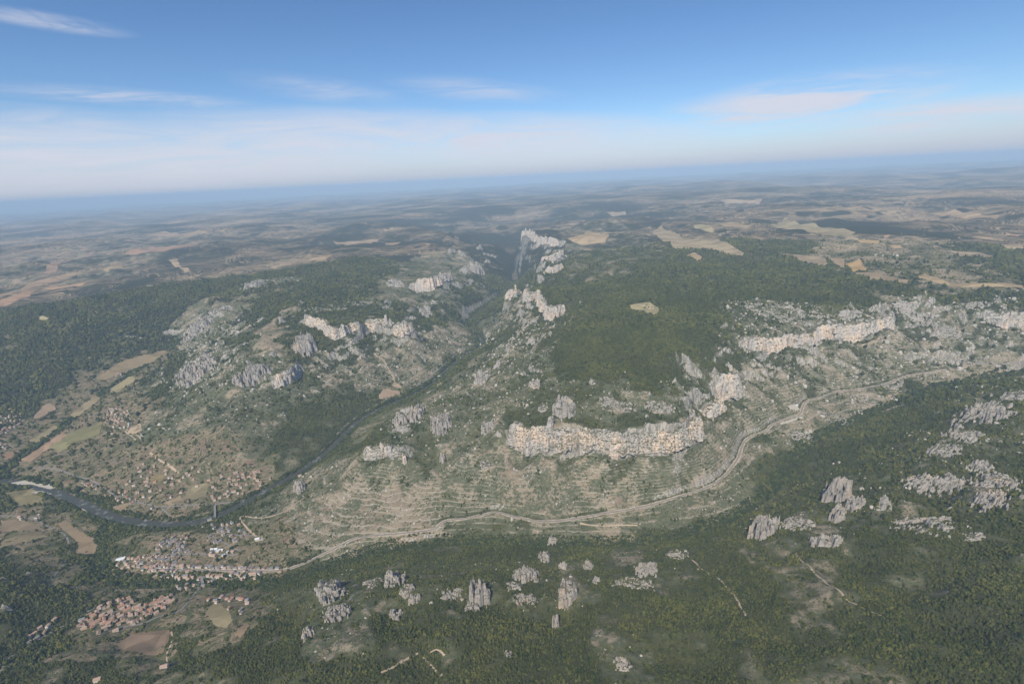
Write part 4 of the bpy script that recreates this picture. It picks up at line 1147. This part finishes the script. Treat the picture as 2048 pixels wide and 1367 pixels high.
for poly, cnt, roofs, (ax, ay, bx, by), where, sep in VILLAGES:
    dens = 1.3 if sep < 12 else 1.15
    Pw = outline(poly)
    a_, b_ = hit([ax, bx], [ay, by])[:, :2]
    base = math.atan2(*(b_ - a_)[::-1])
    lo, hi = Pw.min(0), Pw.max(0)
    got, tries = 0, 0
    total = int(cnt * dens)
    while got < total and tries < 6000:
        tries += 1
        q = lo + hr.random(2) * (hi - lo)
        if not pip(q[:1], q[1:], Pw)[0]: continue
        if placed and np.min(np.hypot(*(np.array(placed) - q).T)) < sep: continue
        if np.min(np.hypot(*(LP - q).T)) < 7.5 or np.min(np.hypot(*(RP - q).T)) < 40: continue
        wi = int(hr.integers(4)); rf = roofs[int(hr.integers(len(roofs)))]
        a_n = base + hr.normal(0, .12) + (math.pi / 2 if hr.random() < .3 else 0)
        hv = int(hr.integers(6)); hs = float(hr.uniform(.9, 1.25))
        if got >= int(cnt * .60):
            mass.append((q[0], q[1], a_n, hv, wi, rf, hs)); placed.append(tuple(q))
        else:
            house(q[0], q[1], a_n, HVAR[hv], WALLS[wi], rf, f'{WT[wi]}-walled house with {rf} roof {where}', f'{rf} roofed {WT[wi]} houses {where}', sc=hs)
        got += 1
# the houses that cannot be told apart one by one
mv, mf, mm, o_ = [], [], [], 0
mats_ = WALLS + list(ROOFS.values())
for x_, y_, a_n, hv, wi, rf, hs in mass:
    z_ = float(ground(x_, y_)); ca, sa = math.cos(a_n) * hs, math.sin(a_n) * hs
    for me, mi in ((HVAR[hv][0], wi), (HVAR[hv][1], 4 + list(ROOFS).index(rf))):
        for v in me.vertices: mv.append((x_ + ca * v.co.x - sa * v.co.y, y_ + sa * v.co.x + ca * v.co.y, z_ + hs * v.co.z))
        for p in me.polygons: mf.append([i + o_ for i in p.vertices]); mm.append(mi)
        o_ += len(me.vertices)
me = bpy.data.meshes.new('village_houses'); me.from_pydata(mv, [], mf); me.update()
for mt in mats_: me.materials.append(mt)
me.polygons.foreach_set('material_index', mm)
link('village_houses', me, None, kind='stuff', label='closely packed small houses filling the villages between the larger ones', category='houses')
for px, py, rf, lab in ((242, 1119, PA, 'large hall with a pale bluish metal roof at the village edge by the river trees'), (275, 1117, T, 'long terracotta-roofed building beside the pale-roofed hall')):
    g = hit(px, py)[0]
    house(g[0], g[1], 0.35, HALL, WALLS[1], rf, lab, None, 'village_hall', False, 1.0 if rf == PA else .7, 'hall')
for px, py, rf, lab in ((181, 716, T, 'lone farmhouse with a bright terracotta roof on the dark wooded hill'), (196, 1360, FT, 'lone house in the forest at the bottom left'), (165, 1240, G, 'grey stone house at the west end of the red-roofed village'),
                        (515, 1079, PA, 'white building with a terrace at the end of the hairpin track'), (600, 952, FT, 'stone house at the foot of the ridge by the river'), (1592, 812, PA, 'white building by the parking bay on the side-valley road'),
                        (329, 1334, FT, 'small shed at the end of the farm track'), (420, 1040, G, 'grey house at the north end of the river bridge')):
    g = hit(px, py)[0]
    house(g[0], g[1], 0.3, HVAR[1], WALLS[0], rf, lab, None, sc=1.2)

# bridges
STO, k = material('bridge_stone')
geo = k.n('ShaderNodeNewGeometry')
finish(k, k.mix(k.noise(geo.outputs['Position'], 0.4, 3, 0.6), (.34, .31, .27), (.46, .42, .37)))
def box(name, x0, x1, y0, y1, z0, z1, mt, parent):
    me = bpy.data.meshes.new(name)
    me.from_pydata([(x0,y0,z0),(x1,y0,z0),(x1,y1,z0),(x0,y1,z0),(x0,y0,z1),(x1,y0,z1),(x1,y1,z1),(x0,y1,z1)], [], [(0,3,2,1),(4,5,6,7),(0,1,5,4),(1,2,6,5),(2,3,7,6),(3,0,4,7)])
    me.update()
    return link(name, me, mt, parent)
def bridge(p0, p1, wz, n_p, label):
    a, b = hit(*p0)[0], hit(*p1)[0]
    L = float(np.hypot(*(b - a)[:2])); ang = math.atan2(b[1] - a[1], b[0] - a[0])
    e = bpy.data.objects.new('stone_bridge', None); col.objects.link(e)
    zt = max(a[2], b[2], wz + 9) + 1
    e.location = (a[0], a[1], zt); e.rotation_euler = (0, 0, ang)
    e['label'] = label; e['category'] = 'bridge'
    box('deck', -6, L + 6, -3.6, 3.6, -1.2, 0, ASP, e)
    for s in (-1, 1): box('parapet', -6, L + 6, s * 3.6 - .3 if s > 0 else -3.9, s * 3.6 + .3 if s > 0 else -3.3, 0.01, 1.1, STO, e)
    for i in range(n_p):
        x = L * (i + 0.5) / n_p
        box('pier', x - 2, x + 2, -3.2, 3.2, wz - zt - 3, -1.21, STO, e)
bridge((430, 1013), (431, 1036), 385, 4, 'stone road bridge over the wide river beside the gravel beach')
bridge((401, 1148), (407, 1172), 391, 2, 'small stone bridge over the side stream south of the village street')
# ---------------------------------------------------------------- woods, scrub, loose stones
FOL, k = material('foliage')
geo = k.n('ShaderNodeNewGeometry'); P_ = geo.outputs['Position']
oi = k.n('ShaderNodeObjectInfo')
rnd = oi.outputs['Random']
pat = k.noise(P_, 0.0045, 4, 0.6); pat2 = k.noise(P_, 0.03, 3, 0.6)
g1_ = k.mix(rnd, (.033, .044, .014), (.076, .086, .027))
g2_ = k.mix(rnd, (.076, .088, .022), (.138, .136, .042))
c = k.mix(k.step(k.math('ADD', k.math('MULTIPLY', pat, .6), k.math('MULTIPLY', pat2, .4)), 0.42, 0.62), g1_, g2_)
c = k.mix(k.math('MULTIPLY', k.step(k.noise(P_, 0.9, 2, 0.6), .45, .7), .3), c, (.13, .125, .065))
finish(k, c, 0.9)
DRK, k = material('dark_foliage')
geo = k.n('ShaderNodeNewGeometry')
oi = k.n('ShaderNodeObjectInfo')
c = k.mix(oi.outputs['Random'], (.022, .035, .014), (.046, .060, .023))
finish(k, k.mix(k.math('MULTIPLY', k.step(k.noise(geo.outputs['Position'], 0.9, 2, 0.6), .45, .7), .3), c, (.07, .085, .04)), 0.9)
BRK, k = material('bark')
finish(k, (.09, .07, .055))

def crown(seed, shape, mats):
    """a small tree: short trunk and a lumpy crown of clumps with gaps"""
    r_ = np.random.default_rng(seed)
    bm = bmesh.new()
    bmesh.ops.create_cone(bm, cap_ends=False, segments=5, radius1=0.09, radius2=0.05, depth=0.9, matrix=Matrix.Translation((0, 0, 0.25)))
    for f in bm.faces: f.material_index = 1
    n0 = len(bm.faces)
    lumps = {'round': [(0, 0, .75, .72)] + [(math.cos(a) * .52, math.sin(a) * .52, r_.uniform(.5, .95), r_.uniform(.38, .55)) for a in np.arange(5) * 1.257 + r_.uniform(0, 1)],
             'pine': [(0, 0, .55, .72), (.12, -.1, 1.0, .58), (-.08, .1, 1.45, .42), (.05, 0, 1.85, .24)],
             'shrub': [(0, 0, .3, .6), (.4, .2, .25, .45), (-.3, .35, .3, .42), (-.1, -.45, .2, .4)]}[shape]
    for x, y, z, s in lumps:
        res = bmesh.ops.create_icosphere(bm, subdivisions=1, radius=s, matrix=Matrix.Translation((x, y, z)))
        for v in res['verts']:
            d = Vector((v.co.x - x, v.co.y - y, v.co.z - z))
            v.co = Vector((x, y, z)) + d * float(r_.uniform(.68, 1.3))
    me = bpy.data.meshes.new('tree_' + shape); bm.to_mesh(me); bm.free()
    me.materials.append(mats); me.materials.append(BRK)
    return me
kinds = bpy.data.collections.new('tree_kinds')
tkinds = [crown(1, 'round', FOL), crown(2, 'round', FOL), crown(3, 'pine', DRK), crown(4, 'pine', FOL), crown(5, 'round', DRK), crown(6, 'shrub', FOL), crown(7, 'shrub', FOL)]
for i, me in enumerate(tkinds):
    kinds.objects.link(bpy.data.objects.new('kind_%02d' % i, me))
STN, k = material('loose_stone')
oi = k.n('ShaderNodeObjectInfo')
geo = k.n('ShaderNodeNewGeometry')
finish(k, k.mix(k.noise(geo.outputs['Position'], .3, 3, .6), k.mix(oi.outputs['Random'], (.30, .28, .25), (.50, .45, .38)), (.42, .39, .345)))
stones = bpy.data.collections.new('stone_kinds')
for i in range(4):
    r_ = np.random.default_rng(60 + i)
    bm = bmesh.new()
    bmesh.ops.create_icosphere(bm, subdivisions=1, radius=1.0)
    for v in bm.verts:
        v.co *= float(r_.uniform(.6, 1.25)); v.co.z *= (.7, 1.5, 1.0, .5)[i]
    me = bpy.data.meshes.new('stone'); bm.to_mesh(me); bm.free(); me.materials.append(STN)
    stones.objects.link(bpy.data.objects.new('stone_%02d' % i, me))

def scatter(name, P, scale, rot, kind, coll, label):
    me = bpy.data.meshes.new(name)
    me.vertices.add(len(P)); me.vertices.foreach_set('co', np.ascontiguousarray(P, dtype=np.float32).ravel())
    a = me.attributes.new('size', 'FLOAT_VECTOR', 'POINT'); a.data.foreach_set('vector', np.ascontiguousarray(scale, dtype=np.float32).ravel())
    a = me.attributes.new('turn', 'FLOAT_VECTOR', 'POINT'); a.data.foreach_set('vector', np.ascontiguousarray(rot, dtype=np.float32).ravel())
    a = me.attributes.new('kind', 'INT', 'POINT'); a.data.foreach_set('value', np.ascontiguousarray(kind, dtype=np.int32))
    ng = bpy.data.node_groups.new(name, 'GeometryNodeTree')
    ng.interface.new_socket('Geometry', in_out='INPUT', socket_type='NodeSocketGeometry')
    ng.interface.new_socket('Geometry', in_out='OUTPUT', socket_type='NodeSocketGeometry')
    g = NT(ng)
    gi, go = g.n('NodeGroupInput'), g.n('NodeGroupOutput')
    ci = g.n('GeometryNodeCollectionInfo'); ci.inputs[0].default_value = coll
    ci.inputs['Separate Children'].default_value = True; ci.inputs['Reset Children'].default_value = True
    def na(nm, ty):
        q = g.n('GeometryNodeInputNamedAttribute', data_type=ty); q.inputs[0].default_value = nm
        return q.outputs[0]
    ip = g.n('GeometryNodeInstanceOnPoints')
    g.set(ip.inputs['Points'], gi.outputs[0]); g.set(ip.inputs['Instance'], ci.outputs[0]); ip.inputs['Pick Instance'].default_value = True
    g.set(ip.inputs['Instance Index'], na('kind', 'INT')); g.set(ip.inputs['Rotation'], na('turn', 'FLOAT_VECTOR')); g.set(ip.inputs['Scale'], na('size', 'FLOAT_VECTOR'))
    g.set(go.inputs[0], ip.outputs[0])
    o = link(name, me, None, kind='stuff', label=label, category='trees' if coll is kinds else 'stones')
    md = o.modifiers.new('scatter', 'NODES'); md.node_group = ng
    return o

def jitter_grid(x0, x1, y0, y1, s, seed):
    r_ = np.random.default_rng(seed)
    gx, gy = np.meshgrid(np.arange(x0, x1, s), np.arange(y0, y1, s))
    gx = gx + r_.uniform(-.5, .5, gx.shape) * s; gy = gy + r_.uniform(-.5, .5, gy.shape) * s
    return gx.ravel(), gy.ravel(), r_
def in_view(x, y, margin=140):
    z = ground(x, y)
    d = np.column_stack([x, y, z - CZ])
    t = d @ fw; u = d @ rt / np.maximum(t, 1) * FPX + 1024; v = 683.5 - d @ up / np.maximum(t, 1) * FPX
    return (t > 100) & (u > -margin) & (u < 2048 + margin) & (v < 1367 + margin), z
def grid_mask(lines, maxd):
    D = np.full(near2.shape, 1e9)
    for l in lines: D = np.minimum(D, polydist(l, NX0, NY0, NC, near2.shape[0], near2.shape[1], maxd, 10)[0])
    return D
road_d = np.minimum(grid_mask([road], 24), grid_mask(lane_lines, 24) + 5)
rw = np.interp(np.linspace(0, 1, len(river_main)), np.linspace(0, 1, len(tw)), tw)
rD, rW = polydist(np.column_stack([river_main[:, :2], rw]), NX0, NY0, NC, near2.shape[0], near2.shape[1], 120, 8)
riv_d = rD - rW                                   # distance from the bank
strm_d = grid_mask([river_b, stream], 80)
clf_d = grid_mask([np.column_stack([cliff_lines[n_][:, :2], cliff_lines[n_][:, 2]]) for n_ in CLIFF_TEXT], 40)
PL = np.array(placed)
hd = np.full(near2.shape, 1e9)
for p in PL:
    i, j = int((p[0] - NX0) / NC), int((p[1] - NY0) / NC)
    if 2 < i < near2.shape[1] - 3 and 2 < j < near2.shape[0] - 3: hd[j:j + 2, i:i + 2] = 0
gy_, gx_ = np.gradient(near2, NC)
sl_n = np.hypot(gx_, gy_)
gy_, gx_ = np.gradient(mid2, MC)
sl_m = np.hypot(gx_, gy_)
sn = lambda G, x, y: bilinear(G, NX0, NY0, NC, x, y)
clump = fft_noise(near2.shape[0], near2.shape[1], NC, 1.2, 17, 120, 55)
TP, TS, TR, TK = [], [], [], []
for lo, hi, s, sd in ((0, 1700, 4.5, 1), (1700, 3000, 7.2, 2), (3000, 4300, 12, 3), (4300, 6500, 17, 4)):
    x, y, r_ = jitter_grid(-hi, hi, 380 if lo < 4000 else 2500, hi, s, sd)
    d = np.hypot(x, y)
    m_ = (d >= lo) & (d < hi)
    x, y = x[m_], y[m_]
    v, z = in_view(x, y)
    x, y, z = x[v], y[v], z[v]
    C = cover(x, y)
    ins = (x > NX0) & (x < NX1 - NC) & (y > NY0) & (y < NY1 - NC)
    wood = C[:, 0].copy()
    wood = np.where(wood < .8, np.clip(wood + np.where(ins, sn(clump, x, y), 0) * .22, 0, 1), wood)
    wood = np.where(C[:, 4] > .5, np.where(np.where(ins, sn(clump, x, y), 0) > .65, .85, .12), wood)
    rd_, rv_, st_ = (np.where(ins, sn(G, x, y), 1e3) for G in (road_d, riv_d, strm_d))
    rip = ((rv_ > 2) & (rv_ < 26)) | (st_ < 34)
    wood = np.where(rip & (rv_ > 2), np.maximum(wood, .93), wood)
    keep = r_.random(len(x)) < np.where(wood < .62, np.minimum(wood * 1.9, .8), wood)
    keep &= (np.where(ins, sn(clf_d, x, y), 1e3) > 24)
    keep &= (rd_ > 9) & (rv_ > 2.5) & (np.where(ins, sn(hd, x, y), 1e9) > 1e8)
    keep &= np.where(ins, sn(sl_n, x, y), bilinear(sl_m, MX0, MY0, MC, x, y)) < 1.05
    for Pf, c_ in field_polys:
        lo_, hi_ = Pf.min(0), Pf.max(0)
        b = np.nonzero((x > lo_[0]) & (x < hi_[0]) & (y > lo_[1]) & (y < hi_[1]) & keep)[0]
        if len(b): keep[b[pip(x[b], y[b], Pf)]] = False
    x, y, z, wood, rip, D_ = x[keep], y[keep], z[keep], wood[keep], rip[keep], C[keep, 1]
    n = len(x)
    small = wood < .62
    base = s * np.where(small, .36, .53) * np.clip(r_.lognormal(-.06, .36, n), .4, 2.1)
    base = np.where(rip, base * 1.25, base)
    hgt = base * np.where(small, r_.uniform(.6, .9, n), r_.uniform(.85, 1.25, n))
    pine = fft_noise(64, 64, 1, 2, 4, 40, 5)[((y / 60).astype(int)) % 64, ((x / 60).astype(int)) % 64] > 0.1
    kd = np.where(small, r_.integers(5, 7, n), np.where(rip, r_.choice([4, 4, 1], n), np.where(pine, r_.choice([2, 3, 3, 0], n), r_.choice([0, 1, 1, 4, 3], n))))
    TP.append(np.column_stack([x, y, z - .1 * base])); TS.append(np.column_stack([base, base, hgt]))
    TR.append(np.column_stack([r_.normal(0, .05, n), r_.normal(0, .05, n), r_.uniform(0, 6.28, n)])); TK.append(kd)
TP, TS, TR, TK = np.vstack(TP), np.vstack(TS), np.vstack(TR), np.concatenate(TK)
shr = TK >= 5
scatter('forest', TP[~shr], TS[~shr], TR[~shr], TK[~shr], kinds, 'dense green oak and pine woodland covering slopes and uplands')
scatter('scrub', TP[shr], TS[shr], TR[shr], TK[shr], kinds, 'low green bushes dotting the dry stony slopes')
x, y, r_ = jitter_grid(-2800, 3600, 450, 4200, 9, 9)
v, z = in_view(x, y, 60)
x, y, z = x[v], y[v], z[v]
C = cover(x, y)
keep = (r_.random(len(x)) < C[:, 2] * np.clip(.15 + .6 * sn(clump, x, y), 0, 1) * np.clip(np.hypot(x, y) / 2200, .6, 1.5)) & (sn(road_d, x, y) > 9) & (C[:, 2] > .15)
x, y, z = x[keep], y[keep], z[keep]
n = len(x)
b = np.clip(r_.lognormal(.6, .55, n), 1.0, 7) * np.clip(np.hypot(x, y) / 1900, .9, 2.0)
scatter('scree', np.column_stack([x, y, z]), np.column_stack([b, b * r_.uniform(.7, 1.2, n), b * r_.uniform(.7, 1.3, n)]), np.column_stack([r_.normal(0, .3, n), r_.normal(0, .3, n), r_.uniform(0, 6.28, n)]), r_.integers(0, 4, n), stones, 'pale limestone boulders and scree strewn over the slopes')
print('TREES', len(TP), 'STONES', n)

# ---------------------------------------------------------------- summer haze
HZ = bpy.data.materials.new('haze'); HZ.use_nodes = True
k = NT(HZ.node_tree)
pv = k.n('ShaderNodeVolumePrincipled')
pv.inputs['Color'].default_value = (.57, .78, 1.0, 1); pv.inputs['Density'].default_value = 4.0e-5; pv.inputs['Anisotropy'].default_value = -0.15
o_ = k.n('ShaderNodeOutputMaterial'); k.t.links.new(pv.outputs[0], o_.inputs['Volume'])
zlo, zhi = float(V[:, 2].min()) - 1.0, CZ + 160.0
hz = box('haze', FX0 - 500, FX1 + 500, FY0 - 500, FY1 + 500, zlo, zhi, HZ, None)
hz['kind'] = 'stuff'
